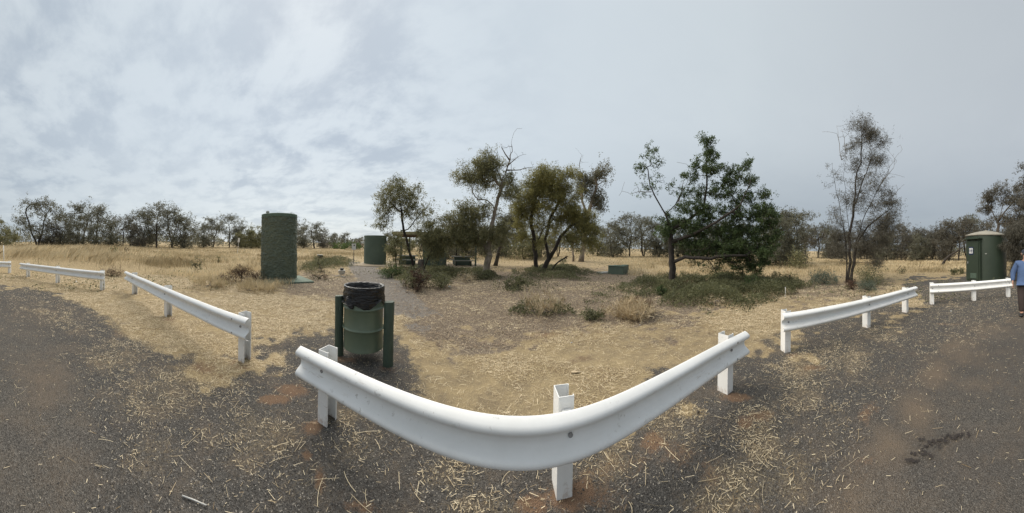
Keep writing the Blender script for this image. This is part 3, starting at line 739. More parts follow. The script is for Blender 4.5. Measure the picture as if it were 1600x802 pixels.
def hero_tree(name, label, base, r, stems, blobs, leaf, barkm, size=.09, asp=.35, droop=.8, R=.13, sub=.36, dens=1.0, depth=1.0, bare=(), cat='tree', group=None, seed=1, rmin=.006, expo=.62, flat=.8, cluster=.35, dead=None):
    """stems and blobs are sketched in the picture plane at distance r and given real depth"""
    rng = np.random.default_rng(seed); B = gr(base, r); ppm = F / r
    away = Vector((B.x, B.y, 0)).normalized()
    def loc(px, py, dd=0.0):
        v = at(px, py, r); v = v + away * dd; return v - B
    e = empty(name, B, 0, label, cat, group)
    sk = Skel()
    for k, st in enumerate(stems):
        pts = []
        for q, s_ in enumerate(st):
            dd = s_[2] if len(s_) > 2 else 0
            pts.append(loc(s_[0], s_[1], dd))
        attach = not (abs(st[0][1] - stems[0][0][1]) < 4)
        if not attach: pts[0].z = -.08
        sk.trunk(pts, parent=True if attach else None)
    clumps = []
    for (px, py, rx, ry, w) in blobs:
        c = loc(px, py, 0); a, b = rx / ppm, ry / ppm
        off = rng.uniform(-1, 1) * depth * .35 * a
        nc = max(2, int(a * b * PI / (sub * sub) * .75 * w ** .5 * (1 + .4 * depth)))
        side = Vector((away.y, -away.x, 0))
        for _ in range(nc):
            q = rng.normal(0, 1, 3); q = q / np.linalg.norm(q) * rng.random() ** .4
            p = c + side * (q[0] * a) + away * (q[1] * a * depth + off) + Vector((0, 0, q[2] * b))
            clumps.append((p, sub * rng.uniform(.6, 1.15), DENS * dens * w ** .8 * sub * sub / .13 * rng.uniform(.5, 1.4)))
    clumps.sort(key=lambda c: (c[0] - Vector(sk.p[sk.nearest(c[0])])).length)
    for c, rad, n in clumps: sk.twig(c, 1.0, rng)
    for c, rad, n in clumps:
        for _ in range(2): sk.twig(np.array(c) + rng.normal(0, 1, 3) * rad * .6, .15, rng, .15)
    tr = link('trunk', sk.mesh('trunk', R, rmin, expo), barkm, e)
    if bare:
        mains = []
        for st in bare:
            dk = Skel(); pts = [loc(*s_) for s_ in st]; dk.trunk(pts, None, 3, .05); L = (pts[-1] - pts[0]).length
            for _ in range(6):
                f = rng.uniform(.25, 1); k = min(len(pts) - 2, int(f * (len(pts) - 1))); q = pts[k].lerp(pts[k + 1], rng.random())
                dk.twig(np.array(q) + rng.normal(0, 1, 3) * L * .18 + np.array([0, 0, L * .1]), .4, rng)
            for i in range(len(dk.w)): dk.w[i] += .05
            link('dead_branch', dk.mesh('dead_branch', dead or R * .4, rmin, .95), M_DEAD, e)
    link('crown', leaf_mesh('crown', clumps, size, asp, droop, rng, flat=flat, cluster=cluster), leaf, e)
    return e
# slim gum left of the picnic shelter
hero_tree('gum_tree', 'slim young gum tree with airy olive crown standing left of the picnic shelter gap', 648, 15.5,
          [[(648, 424), (643, 405), (636, 380), (630, 350), (626, 322), (622, 300)], [(633, 365), (648, 345), (660, 330)], [(628, 335), (612, 318), (602, 305)]],
          [(622, 298, 26, 20, 1.0), (605, 315, 20, 20, 1.0), (640, 300, 22, 18, .9), (650, 325, 26, 20, .75), (625, 325, 30, 18, .8), (600, 335, 16, 14, .8), (665, 332, 14, 14, .5), (596, 352, 14, 8, .5), (612, 350, 22, 10, .4), (655, 350, 22, 12, .35)],
          L_GUM, M_BARKD, size=.10, asp=.3, droop=1.2, R=.085, sub=.34, dens=.85, seed=3)
hero_tree('gum_sapling', 'dense drooping olive sapling hiding the right end of the curved green wall', 622, 15.0,
          [[(620, 420), (618, 400), (616, 380)]], [(618, 382, 17, 18, 1.2), (612, 402, 14, 14, 1.1), (626, 398, 14, 12, .6)],
          L_GUM, M_BARKD, size=.09, asp=.3, droop=1.4, R=.04, sub=.28, seed=4)
hero_tree('gum_sapling', 'broad drooping olive sapling in front of the square green windbreak', 668, 14.6,
          [[(660, 426), (668, 405), (678, 385), (684, 365)], [(664, 418), (655, 395), (662, 372)]],
          [(680, 360, 24, 18, 1.2), (672, 382, 22, 20, 1.3), (690, 385, 18, 22, .9), (662, 368, 16, 14, .8), (676, 402, 18, 8, .4)],
          L_GUM, M_BARKD, size=.10, asp=.3, droop=1.4, R=.05, sub=.3, seed=5)
hero_tree('gum_tree', 'tall gum with pale leaning trunk and bare dead branches at its top', 758, 14.4,
          [[(758, 428), (763, 400), (766, 370), (772, 340), (778, 310), (786, 280), (793, 262)], [(775, 325), (760, 312), (745, 312)], [(782, 295), (770, 275), (758, 262)], [(764, 395), (750, 375), (735, 350)], [(786, 285), (800, 290), (808, 292)]],
          [(758, 252, 18, 14, 1.0), (745, 268, 26, 14, .95), (725, 278, 20, 12, .7), (765, 280, 24, 18, 1.0), (800, 285, 16, 18, .9), (775, 258, 14, 12, .5), (738, 320, 26, 16, .65), (725, 345, 26, 22, .9), (712, 372, 22, 20, .9), (745, 360, 26, 26, 1.0), (770, 365, 22, 24, .8), (735, 388, 28, 12, .5), (790, 385, 14, 16, .35), (765, 262, 26, 16, 1.0), (785, 300, 20, 14, .8), (750, 290, 20, 12, .6), (720, 360, 22, 20, 1.0), (745, 340, 22, 14, .9), (700, 345, 18, 14, .8), (725, 375, 24, 14, .9), (760, 378, 20, 14, .8), (780, 362, 16, 14, .6)],
          L_GUM, M_BARKG, size=.10, asp=.3, droop=1.0, R=.20, sub=.36, dens=1.35, seed=6,
          bare=[[(790, 270), (796, 250), (800, 235), (800, 218)], [(794, 258), (808, 246), (822, 240)], [(792, 266), (812, 266), (833, 260)], [(796, 250), (786, 236), (782, 225)], [(785, 285), (775, 262), (778, 240)]], dead=.038, depth=.8)
hero_tree('leaning_gum_tree', 'grey trunked gum leaning right behind the pale dead topped gum', 775, 21,
          [[(774, 408), (780, 390), (786, 370), (792, 345)], [(786, 370), (800, 352), (812, 340)]],
          [(790, 340, 20, 16, .7), (808, 350, 18, 16, .7), (780, 362, 18, 14, .6), (815, 335, 14, 12, .5), (800, 372, 20, 12, .5)],
          L_GREY, M_BARKM, size=.13, asp=.35, R=.16, sub=.5, seed=7)
hero_tree('wattle_tree', 'rounded golden olive tree with several dark crooked stems', 842, 17.2,
          [[(838, 422), (836, 400), (834, 370), (830, 345), (836, 315), (842, 290)], [(846, 424), (858, 405), (852, 375), (858, 345), (872, 320), (880, 295)], [(836, 385), (848, 360), (862, 345)], [(862, 400), (876, 370), (895, 350), (910, 335)], [(830, 345), (815, 335), (808, 325)]],
          [(870, 275, 34, 14, 1.1), (848, 285, 28, 20, 1.2), (828, 305, 24, 22, 1.2), (815, 328, 18, 18, 1.1), (880, 300, 30, 20, 1.1), (855, 320, 30, 20, .9), (895, 325, 26, 20, 1.1), (912, 345, 24, 22, 1.1), (925, 365, 18, 20, 1.0), (880, 350, 26, 18, .8), (840, 350, 24, 16, .6), (815, 355, 16, 14, .7), (895, 372, 20, 14, .6), (915, 383, 20, 10, .6), (865, 375, 22, 10, .5), (838, 378, 18, 10, .45), (818, 372, 14, 10, .5), (930, 385, 12, 8, .5), (895, 270, 16, 8, .9), (860, 300, 24, 16, .9), (905, 350, 22, 14, .8), (825, 330, 18, 16, .8)],
          L_GOLD, M_BARKD, size=.10, asp=.3, droop=1.3, R=.17, sub=.38, dens=1.45, seed=8, depth=.8)
hero_tree('fallen_limb', 'bare crooked limb propped on the ground beside the golden olive tree', 880, 16.8,
          [[(858, 426), (868, 413), (884, 402), (897, 396)]], [(884, 402, 8, 4, .02)], L_GREY, M_BARKD, size=.05, R=.05, sub=.3, seed=9, cat='branch')
hero_tree('gum_tree', 'tall sparse gum with twisted pale stems rising behind the golden olive tree', 908, 30,
          [[(908, 406), (912, 380), (916, 350), (922, 325), (930, 300), (932, 282)], [(896, 405), (894, 380), (905, 350), (918, 330)], [(900, 406), (890, 375), (888, 350)], [(918, 340), (910, 315), (908, 295)]],
          [(915, 278, 14, 9, .8), (936, 275, 14, 9, .7), (945, 268, 10, 6, .4), (912, 292, 14, 7, .7), (932, 310, 16, 8, .8), (938, 322, 10, 6, .6), (925, 295, 12, 8, .4), (900, 365, 16, 14, .4)],
          L_GREY, M_BARKG, size=.20, asp=.35, R=.30, sub=.7, dens=1.0, seed=10, bare=[[(918, 300), (908, 275), (905, 255), (910, 242)], [(932, 290), (940, 285), (950, 278)]], dead=.05)
hero_tree('pine_tree', 'dark green spreading tree with one thick trunk and a low limb over the ground cover', 1050, 12.2,
          [[(1050, 445), (1050, 420), (1049, 395), (1049, 370), (1050, 352)], [(1049, 365), (1040, 335), (1026, 312), (1016, 290), (1012, 265)], [(1050, 358), (1075, 345), (1100, 325), (1104, 290), (1104, 250), (1104, 225)], [(1049, 378, 0), (1080, 368, -.4), (1115, 350, -.8), (1150, 325, -.9), (1165, 290, -.8)], [(1051, 410, 0), (1070, 402, -.3), (1100, 404, -.6), (1125, 400, -.8), (1160, 398, -.8)], [(1080, 368, .5), (1120, 360, 1.0), (1170, 350, 1.2), (1195, 320, 1.2)], [(1104, 403, -.6), (1112, 418, -.6), (1122, 432, -.6)], [(1040, 335), (1055, 320), (1065, 300)]],
          [(1014, 240, 18, 12, .38), (1002, 262, 12, 16, .34), (1030, 252, 16, 12, .26), (1020, 285, 22, 16, .20), (1008, 300, 14, 10, .22), (1045, 290, 16, 14, .14), (1040, 340, 18, 10, .5),
           (1104, 222, 13, 9, 1.1), (1110, 240, 16, 10, 1.1), (1098, 256, 20, 10, .9), (1078, 276, 12, 9, 1.0), (1115, 268, 20, 12, 1.0), (1150, 266, 14, 12, .9), (1168, 258, 8, 12, .9), (1145, 285, 20, 12, .8), (1172, 285, 12, 12, .9), (1095, 300, 22, 12, .8),
           (1125, 300, 22, 12, .9), (1160, 310, 24, 12, .9), (1192, 305, 14, 10, 1.0), (1080, 325, 24, 12, 1.1), (1110, 330, 26, 14, 1.0), (1145, 335, 28, 14, 1.0), (1185, 335, 24, 16, 1.0), (1060, 350, 26, 12, 1.2), (1040, 362, 20, 10, 1.1), (1095, 355, 30, 14, 1.2),
           (1135, 362, 30, 16, 1.2), (1175, 365, 28, 18, 1.2), (1205, 350, 14, 14, .9), (1070, 378, 20, 10, 1.0), (1105, 382, 28, 12, 1.1), (1145, 388, 30, 14, 1.2), (1185, 390, 24, 16, 1.2), (1135, 408, 24, 7, .7), (1170, 410, 22, 8, .9), (1192, 408, 10, 8, .9), (1150, 416, 14, 5, .8), (1168, 420, 16, 7, .9), (1140, 412, 12, 6, .7), (1065, 300, 12, 10, .5), (1085, 265, 10, 10, .5), (1130, 282, 14, 10, .7), (1205, 330, 10, 12, .7), (1208, 380, 12, 14, .8), (1095, 412, 20, 6, .45), (1122, 420, 16, 7, .5), (1180, 418, 16, 7, .8), (1150, 428, 16, 5, .5), (1088, 395, 20, 8, .7), (1215, 362, 10, 12, .7), (1120, 398, 20, 8, .7), (1158, 400, 20, 8, .8)],
          L_DARK, M_BARKD, size=.07, asp=.55, droop=.2, R=.17, sub=.19, dens=1.75, seed=12, depth=.9, flat=.7, cluster=.45, expo=.55,
          bare=[[(1018, 300), (1004, 300), (985, 302), (972, 298)], [(1060, 315), (1072, 285), (1080, 262)], [(1055, 325), (1065, 300), (1068, 280)]], dead=.02)
hero_tree('she_oak_tree', 'tall narrow sparse tree with many thin dark upright stems near the toilet', 1326, 13.4,
          [[(1326, 442), (1326, 410), (1328, 370), (1334, 320), (1340, 270), (1346, 225), (1348, 195)], [(1330, 443), (1334, 410), (1338, 375), (1352, 335), (1370, 300), (1382, 275)], [(1322, 442), (1323, 405), (1320, 365), (1312, 325), (1305, 285), (1300, 255)], [(1328, 370), (1322, 320), (1318, 280), (1322, 240)], [(1334, 330), (1345, 290), (1358, 260), (1365, 230)], [(1336, 385), (1355, 355), (1380, 335), (1395, 325)], [(1322, 360), (1308, 345), (1298, 320)]],
          [(1345, 190, 18, 10, .75), (1352, 205, 20, 12, .8), (1368, 220, 18, 14, .8), (1340, 225, 20, 14, .5), (1372, 245, 16, 14, .6), (1355, 250, 22, 16, .45), (1320, 235, 12, 20, .12), (1302, 260, 12, 20, .14), (1318, 285, 16, 18, .15), (1300, 300, 12, 16, .18),
           (1345, 280, 22, 16, .3), (1370, 280, 18, 14, .45), (1385, 310, 18, 14, .65), (1398, 318, 14, 12, .7), (1395, 335, 16, 12, .65), (1365, 320, 22, 16, .4), (1340, 320, 22, 16, .25), (1310, 330, 18, 14, .3), (1305, 350, 16, 12, .4),
           (1372, 348, 24, 12, .6), (1345, 355, 20, 14, .4), (1310, 375, 14, 14, .55), (1312, 395, 12, 12, .4), (1370, 370, 24, 14, .9), (1355, 385, 20, 16, 1.1), (1365, 402, 12, 14, .9), (1345, 372, 14, 16, .8), (1380, 385, 12, 14, .5), (1335, 262, 18, 18, .35), (1330, 300, 20, 18, .35), (1355, 300, 22, 18, .5), (1310, 360, 16, 16, .6), (1385, 352, 20, 14, .8), (1320, 405, 14, 10, .5)],
          L_BROWN, M_BARKD, size=.10, asp=.16, droop=.4, R=.085, sub=.33, dens=2.6, seed=13, depth=.8, expo=.72,
          bare=[[(1370, 300), (1385, 270), (1400, 245), (1410, 232)], [(1375, 290), (1395, 262), (1402, 250)], [(1315, 250), (1310, 225), (1308, 195)], [(1322, 240), (1318, 215), (1315, 200)], [(1385, 320), (1400, 300), (1408, 292)]], dead=.018)
hero_tree('mulga_tree', 'sparse grey tree with a forked trunk rising behind the toilet roof', 1556, 24,
          [[(1556, 425), (1556, 395), (1558, 370), (1560, 345), (1568, 320)], [(1559, 350), (1550, 330), (1542, 315)], [(1560, 345), (1575, 325), (1588, 310)]],
          [(1545, 305, 14, 12, .7), (1562, 297, 14, 10, .6), (1540, 322, 12, 10, .7), (1570, 310, 16, 10, .6), (1585, 300, 12, 10, .6), (1595, 320, 16, 16, .8), (1580, 345, 16, 14, .8), (1600, 350, 20, 18, .9), (1552, 345, 12, 8, .5)],
          L_BROWN, M_BARKM, size=.16, asp=.3, R=.16, sub=.5, dens=.9, seed=14)
hero_tree('weeping_bush', 'grey brown weeping bush hanging beside the right wall of the toilet', 1590, 13.6,
          [[(1592, 445), (1590, 420), (1586, 395), (1588, 365)], [(1596, 445), (1602, 410), (1606, 370)]],
          [(1586, 360, 18, 16, 1.0), (1600, 370, 24, 22, 1.2), (1582, 385, 12, 14, .9), (1592, 400, 14, 16, 1.1), (1612, 400, 18, 20, 1.2), (1590, 420, 9, 12, .7), (1605, 425, 14, 12, .8), (1604, 345, 16, 10, .6)],
          L_BROWN, M_BARKD, size=.16, asp=.12, droop=2.2, R=.09, sub=.3, dens=1.8, seed=15)
hero_tree('mulga_tree', 'high grey crown reaching in from the right edge above the person', 1628, 17,
          [[(1640, 440), (1636, 400), (1630, 350), (1622, 310), (1612, 280)], [(1622, 310), (1605, 295), (1594, 285)]],
          [(1600, 265, 12, 10, .5), (1612, 275, 16, 14, .7), (1600, 292, 14, 10, .6), (1625, 290, 18, 14, .7), (1610, 315, 18, 14, .6), (1630, 320, 20, 18, .9)],
          L_BROWN, M_BARKM, size=.14, asp=.3, R=.15, sub=.42, dens=.9, seed=16)

# trees of the rows far behind: a few shapes, each shared by several trees
def far_variant(k, leaf, barkm, H, Wd, multi, openness, low):
    rng = np.random.default_rng(100 + k); sk = Skel()
    for s_ in range(multi):
        a = rng.uniform(0, 2 * PI); sp = Wd * .22 * (s_ > 0 or multi > 1)
        pts = [Vector((0.1 * math.cos(a), .1 * math.sin(a), -.3))] + [Vector((math.cos(a) * sp * f + rng.normal(0, .12), math.sin(a) * sp * f + rng.normal(0, .12), H * .7 * f)) for f in (.2, .45, .7, 1)]
        if s_ == 0: sk.trunk(pts, None, 2)
        else:
            pts[0] = Vector((0, 0, -.3)); sk.trunk(pts, None, 2)
    clumps = []; nb = int(16 * openness) + 6
    for _ in range(nb):
        a = rng.uniform(0, 2 * PI); f = rng.random() ** .5
        hz = rng.uniform(low, 1.0); env = math.sin(min(1, max(.1, (hz - low + .12) / (1.15 - low))) * PI) ** .6
        c = np.array([math.cos(a) * f * Wd / 2 * env, math.sin(a) * f * Wd / 2 * env, H * hz * .94])
        for _ in range(5):
            q = c + rng.normal(0, 1, 3) * np.array([.55, .55, .35]) * H / 9
            clumps.append((Vector(q), 0.75 * H / 9, 62 * rng.uniform(.3, 1.7)))
    if low < .15:
        for _ in range(22):
            a = rng.uniform(0, 2 * PI); f = rng.random() ** .5
            clumps.append((Vector((math.cos(a) * f * Wd * .4, math.sin(a) * f * Wd * .4, rng.uniform(.2, .4 * H))), .8, 130))
    clumps.sort(key=lambda c: abs(c[0].x) + abs(c[0].y))
    for c, rad, n in clumps: sk.twig(c, 1, rng)
    return sk.mesh('trunk', .028 * H ** .75, .018, .62, 4), leaf_mesh('crown', clumps, .21, .42, .5, rng), leaf, barkm, H, Wd
FV = [far_variant(0, L_GREY, M_BARKD, 8, 8.0, 3, 1.1, .30), far_variant(1, L_GREY, M_BARKD, 7, 6.5, 2, 1.0, .10), far_variant(2, L_GREY, M_BARKM, 8, 6, 2, .8, .35),
      far_variant(3, L_GUM, M_BARKD, 6, 7, 2, 1.2, .12), far_variant(4, L_BROWN, M_BARKM, 7, 6.5, 3, .7, .30), far_variant(5, L_BROWN, M_BARKD, 7, 6, 2, .9, .12), far_variant(6, L_GREY, M_BARKD, 8.5, 7.5, 1, 1.0, .42)]
for tm, cm, lf, bk, H_, W_ in FV: tm.materials.append(bk); cm.materials.append(lf)
NUM = ['first', 'second', 'third', 'fourth', 'fifth', 'sixth', 'seventh', 'eighth', 'ninth', 'tenth', 'eleventh', 'twelfth', 'thirteenth', 'fourteenth', 'fifteenth', 'sixteenth', 'seventeenth', 'eighteenth', 'nineteenth', 'twentieth', 'twenty-first', 'twenty-second', 'twenty-third', 'twenty-fourth', 'twenty-fifth', 'twenty-sixth', 'twenty-seventh']
def far_tree(px, top, r, var, label, group, wscale=1.0, name='bush_tree'):
    B = gr(px, r); tm, cm, lf, bk, H_, W_ = FV[var]
    want = at(px, top, r).z - B.z; s = want / H_
    e = empty(name, B, random.uniform(0, 2 * PI), label, 'tree', group); e.scale = (s * wscale, s * wscale, s)
    link('trunk', tm, None, e); link('crown', cm, None, e)
def row(items, phrase, group, look):
    items.sort(key=lambda t: t[0])
    for i, it in enumerate(items):
        px, top, r, var = it[:4]; ws = it[4] if len(it) > 4 else 1.0
        h = 'tall' if top < look else 'low'
        far_tree(px, top, r, var, f"{h} {['spreading', 'bushy', 'upright', 'olive rounded', 'sparse', 'dense brown', 'broad'][var]} tree, {NUM[i]} from the left in {phrase}", group, ws)
row([(-25, 340, 46, 1), (4, 340, 42, 3), (58, 308, 48, 0, 1.1), (98, 330, 52, 1), (128, 318, 56, 2, 1.1), (152, 322, 50, 2), (172, 340, 46, 1), (192, 332, 54, 4), (222, 326, 52, 1), (245, 318, 48, 6, 1.1), (268, 322, 52, 0), (288, 335, 48, 1, 1.1), (214, 345, 45, 5),
     (118, 342, 47, 1), (75, 340, 50, 5), (148, 348, 44, 1)], 'the tree row beyond the left field', 'trees in the row beyond the left field', 333)
row([(318, 348, 60, 1), (332, 340, 66, 2), (358, 335, 62, 6), (376, 350, 64, 1), (392, 350, 58, 3, 1.1), (404, 356, 60, 3), (452, 334, 62, 0), (474, 352, 70, 1), (492, 348, 66, 2, 1.1), (505, 356, 70, 5), (522, 363, 85, 1), (540, 362, 88, 1), (562, 368, 90, 5)],
    'the far row by the tank', 'trees in the far row by the water tank', 351)
row([(606, 362, 60, 1), (636, 366, 60, 3), (664, 362, 55, 1), (700, 342, 30, 1), (728, 350, 34, 5), (752, 352, 40, 1), (790, 352, 36, 1), (820, 345, 34, 3), (846, 352, 38, 1), (872, 356, 44, 0), (934, 350, 50, 1)],
    'the row behind the shelter', 'trees behind the shelter and gum trees', 353)
row([(958, 342, 44, 1), (984, 334, 48, 6, 1.1), (1006, 338, 52, 0), (1030, 344, 50, 1), (1060, 340, 50, 1), (1090, 345, 54, 5), (1126, 340, 50, 1), (1160, 345, 48, 1)],
    'the row beyond the open pit', 'trees beyond the open pit', 343)
row([(1202, 326, 26, 1, .9), (1225, 322, 30, 1), (1244, 330, 32, 6), (1262, 350, 60, 4), (1278, 345, 62, 4), (1296, 352, 58, 1), (1312, 350, 56, 5), (1345, 352, 52, 5), (1372, 350, 54, 5), (1392, 342, 50, 4, 1.1), (1408, 350, 46, 5), (1424, 352, 52, 4), (1440, 352, 48, 5), (1456, 352, 50, 4), (1468, 348, 46, 5), (1482, 342, 44, 4, 1.1), (1497, 336, 42, 4), (1512, 334, 46, 0), (1530, 338, 40, 4), (1546, 352, 38, 5), (1574, 345, 34, 5), (1600, 340, 34, 5), (1433, 362, 42, 1), (1476, 366, 40, 5), (1385, 364, 44, 1)],
    'the grey scrub row at right', 'trees in the grey scrub row at the right', 343)
def woodland():
    n = 70000; t = RNG.uniform(-2.3, 2.3, n); r = RNG.uniform(75, 150, n)
    x, y = r * np.sin(t), r * np.cos(t)
    hh = 2.5 + 5.5 * fbm(t * 26, r / 60, 201, 3) ** 1.2; hh *= np.where(t > 0, 1.05, .8)
    z = terrain(x, y) + hh * RNG.random(n) ** .7
    k = fbm(t * 60, z / 2.0, 205, 2) > .30; x, y, z = x[k], y[k], z[k]; n = len(x)
    V, Fq, T = quads(np.stack([x, y, z], 1), rdir(n), rdir(n), RNG.uniform(.35, .8, n), RNG.uniform(.12, .3, n), np.clip(RNG.normal(.4, .25, n), 0, 1))
    o = link('distant_woodland', np_mesh('distant_woodland', V, Fq, {'tint': T}), L_GREY)
    tag(o, 'distant belt of grey green scrub along the whole horizon', 'woodland', kind='stuff')
woodland()

# ------------------------------------------------------------------ shrubs
def shrub(name, px, py, wpx, hpx, leaf, label, cat='shrub', size=.06, asp=.35, dens=1.0, droop=-.3, stems=9, r=None, group=None, seed=0, twig=None):
    rng = np.random.default_rng(300 + seed); B = gr(px, r) if r else gp(px, py); rr = math.hypot(B.x, B.y); ppm = F / rr
    a, h = wpx / 2 / ppm, hpx / ppm; e = empty(name, B, 0, label, cat, group); sk = Skel()
    sk.trunk([Vector((0, 0, -.05)), Vector((0, 0, h * .15))], None, 1)
    cl = []
    for _ in range(max(8, int(stems * 2.4))):
        q = rng.normal(0, 1, 3); q /= np.linalg.norm(q); q *= rng.random() ** .35
        cl.append((Vector((q[0] * a, q[1] * a, h * (.45 + .5 * q[2]))), max(.07, min(a, h) * .38), 60 * dens))
    for c, _, _ in cl: sk.twig(c, 1, rng, .2)
    link('stem', sk.mesh('stem', .03 + .01 * a, .005, .6, 4), twig or M_BARKD, e)
    link('foliage', leaf_mesh('foliage', cl, size, asp, droop, rng), leaf, e); return e
shrub('dead_bush', 377, 441, 36, 30, L_DEADB, 'dark brown dead bush in the dry grass left of the rough green tank', size=.10, asp=.10, dens=2.2, seed=1)
shrub('dead_bush', 346, 443, 26, 13, L_DEADB, 'flat brown dead bush beside the taller dead bush in dry grass', size=.09, asp=.12, dens=1.4, seed=2)
shrub('dead_bush', 402, 442, 30, 14, L_DEADB, 'low brown dead bush against the foot of the rough green tank', size=.09, asp=.10, dens=1.3, seed=3)
shrub('green_shrub', 308, 426, 24, 26, L_COVER, 'loose upright green shrub in the left field', size=.07, dens=.45, seed=4)
shrub('green_shrub', 341, 411, 6, 14, L_COVER, 'tiny upright green shrub in the left field', size=.06, dens=.5, stems=4, seed=5)
shrub('green_shrub', 178, 395, 14, 8, L_GREENB, 'small bright green shrub far out in the left field', size=.09, dens=.5, stems=5, seed=6)
shrub('dead_bush', 197, 394, 8, 6, L_DEADB, 'small brown bush next to the bright green shrub in the left field', size=.09, dens=.5, stems=5, seed=7)
shrub('dry_bush', 175, 432, 30, 12, L_LITTER, 'low brown tussock behind the second guardrail from the left', size=.10, asp=.12, dens=1.2, seed=8)
shrub('dry_bush', 502, 425, 26, 30, L_COVER, 'spindly brown green shrub right of the rough green tank', size=.07, dens=.45, seed=9)
shrub('dry_bush', 498, 436, 34, 14, L_LITTER, 'low brown weed clump right of the rough green tank', size=.08, asp=.15, dens=.7, seed=10)
shrub('dry_bush', 652, 456, 34, 38, L_DEADB, 'reddish brown twiggy shrub with green tips behind the bin', size=.08, asp=.2, dens=1.1, seed=11)
shrub('green_shrub', 645, 450, 44, 30, L_COVER, 'green leafy shrub mingled with the reddish twiggy shrub', size=.07, dens=2.0, seed=12)
shrub('green_shrub', 690, 450, 34, 24, L_COVER, 'rounded grey green shrub in front of the square windbreak', size=.06, dens=1.8, seed=13)
shrub('green_shrub', 612, 434, 30, 18, L_DARK, 'dark green shrub at the edge of the gravel path', size=.07, dens=1.6, seed=14)
shrub('dry_bush', 728, 440, 32, 14, L_STRAW, 'pale straw coloured dry bush below the dead topped gum', size=.08, asp=.12, dens=1.0, seed=15, twig=M_DEAD)
shrub('green_shrub', 752, 436, 40, 14, L_COVER, 'low grey green bush around the foot of the dead topped gum', size=.07, dens=1.5, seed=40)
shrub('green_shrub', 690, 432, 40, 16, L_GUM, 'olive bush hiding the foot of the square windbreak', size=.08, dens=1.5, seed=41)
shrub('green_shrub', 806, 452, 30, 22, L_COVER, 'grey green shrub left of the green weed mats', size=.07, dens=.9, seed=16)
shrub('green_shrub', 880, 413, 12, 8, L_DARK, 'small dark green shrub beside the bare crooked limb', size=.08, dens=.7, stems=5, seed=17)
shrub('dry_bush', 850, 492, 70, 26, L_STRAW, 'sparse tall dry grass clump growing through green weeds', size=.16, asp=.06, dens=.7, droop=-2.5, seed=18, twig=M_DEAD)
shrub('dry_bush', 985, 494, 70, 20, L_STRAW, 'big pale dry tussock in front of the dark green ground cover', size=.15, asp=.07, dens=2.0, droop=-1.2, stems=16, seed=19, twig=M_DEAD)
shrub('dry_bush', 1003, 492, 36, 24, L_LITTER, 'grey brown tuft set in the big pale dry tussock', size=.10, asp=.1, dens=1.2, droop=-.8, seed=20)
shrub('green_shrub', 928, 500, 30, 16, L_COVER, 'small green weed clump left of the big pale tussock', size=.08, asp=.2, dens=.6, seed=21)
shrub('saltbush', 1288, 443, 50, 18, L_SALT, 'rounded blue grey saltbush left of the narrow sparse tree', size=.06, dens=2.2, stems=14, seed=22)
shrub('saltbush', 1360, 446, 50, 26, L_COVER, 'dark green saltbush right of the narrow sparse tree', size=.06, dens=2.0, stems=14, seed=23)
shrub('saltbush', 1358, 455, 38, 16, L_SALT, 'pale silvery saltbush in front of the dark green saltbush', size=.05, dens=1.2, stems=12, seed=24)
shrub('dead_bush', 1330, 452, 22, 14, L_DEADB, 'dark brown leaf heap at the foot of the narrow sparse tree', size=.06, asp=.2, dens=1.4, seed=25)
shrub('green_shrub', 1231, 448, 30, 22, L_COVER, 'bushy green tip at the right end of the ground cover', size=.06, dens=1.3, seed=26)
shrub('green_shrub', 1175, 452, 26, 20, L_DARK, 'dark green hump in the ground cover below the low limb', size=.06, dens=1.3, seed=27)
shrub('green_shrub', 1033, 462, 16, 18, L_DARK, 'dark green upright weed left of the thick trunk', size=.06, dens=1.0, stems=6, seed=28)
shrub('dead_bush', 1065, 452, 40, 14, L_DEADB, 'brown twig heap at the foot of the thick dark trunk', size=.08, asp=.12, dens=1.3, seed=29)
shrub('green_shrub', 1410, 428, 16, 8, L_COVER, 'thin green shrub beside the leaning picket', size=.08, dens=.4, stems=5, seed=30)
shrub('green_shrub', 1491, 430, 12, 14, L_COVER, 'green shrub left of the toilet door', size=.08, dens=1.0, stems=6, seed=31)
shrub('green_shrub', 1503, 428, 9, 11, L_COVER, 'smaller green shrub touching the left side of the toilet', size=.08, dens=1.0, stems=5, seed=32)
shrub('green_shrub', 552, 390, 28, 11, L_GREENB, 'bright green rounded bush far beyond the small white sign', size=.28, asp=.5, dens=.9, r=60, seed=33)
shrub('green_shrub', 530, 388, 26, 9, L_GREENB, 'low green bush on the horizon left of the small white sign', size=.28, asp=.5, dens=.8, r=64, seed=34)
shrub('green_shrub', 1248, 400, 44, 30, L_GUM, 'olive green bush at the right foot of the dark green tree', size=.14, asp=.4, dens=1.4, r=24, seed=35)
shrub('dry_branch_pile', 1118, 478, 30, 16, L_STRAW, 'pale dead twigs lying on the dark green ground cover', cat='twigs', size=.10, asp=.05, dens=.3, droop=0, seed=36, twig=M_DEAD)
shrub('grass_tussock', 405, 453, 64, 12, L_GRASS, 'golden dry grass tussock in front of the rough green tank', cat='tussock', size=.16, asp=.05, dens=1.6, droop=-1.6, stems=14, seed=37, twig=M_DEAD)
shrub('grass_tussock', 330, 449, 60, 12, L_GRASS, 'golden dry grass tussock behind the long left guardrail', cat='tussock', size=.16, asp=.05, dens=1.5, droop=-1.6, stems=14, seed=38, twig=M_DEAD)

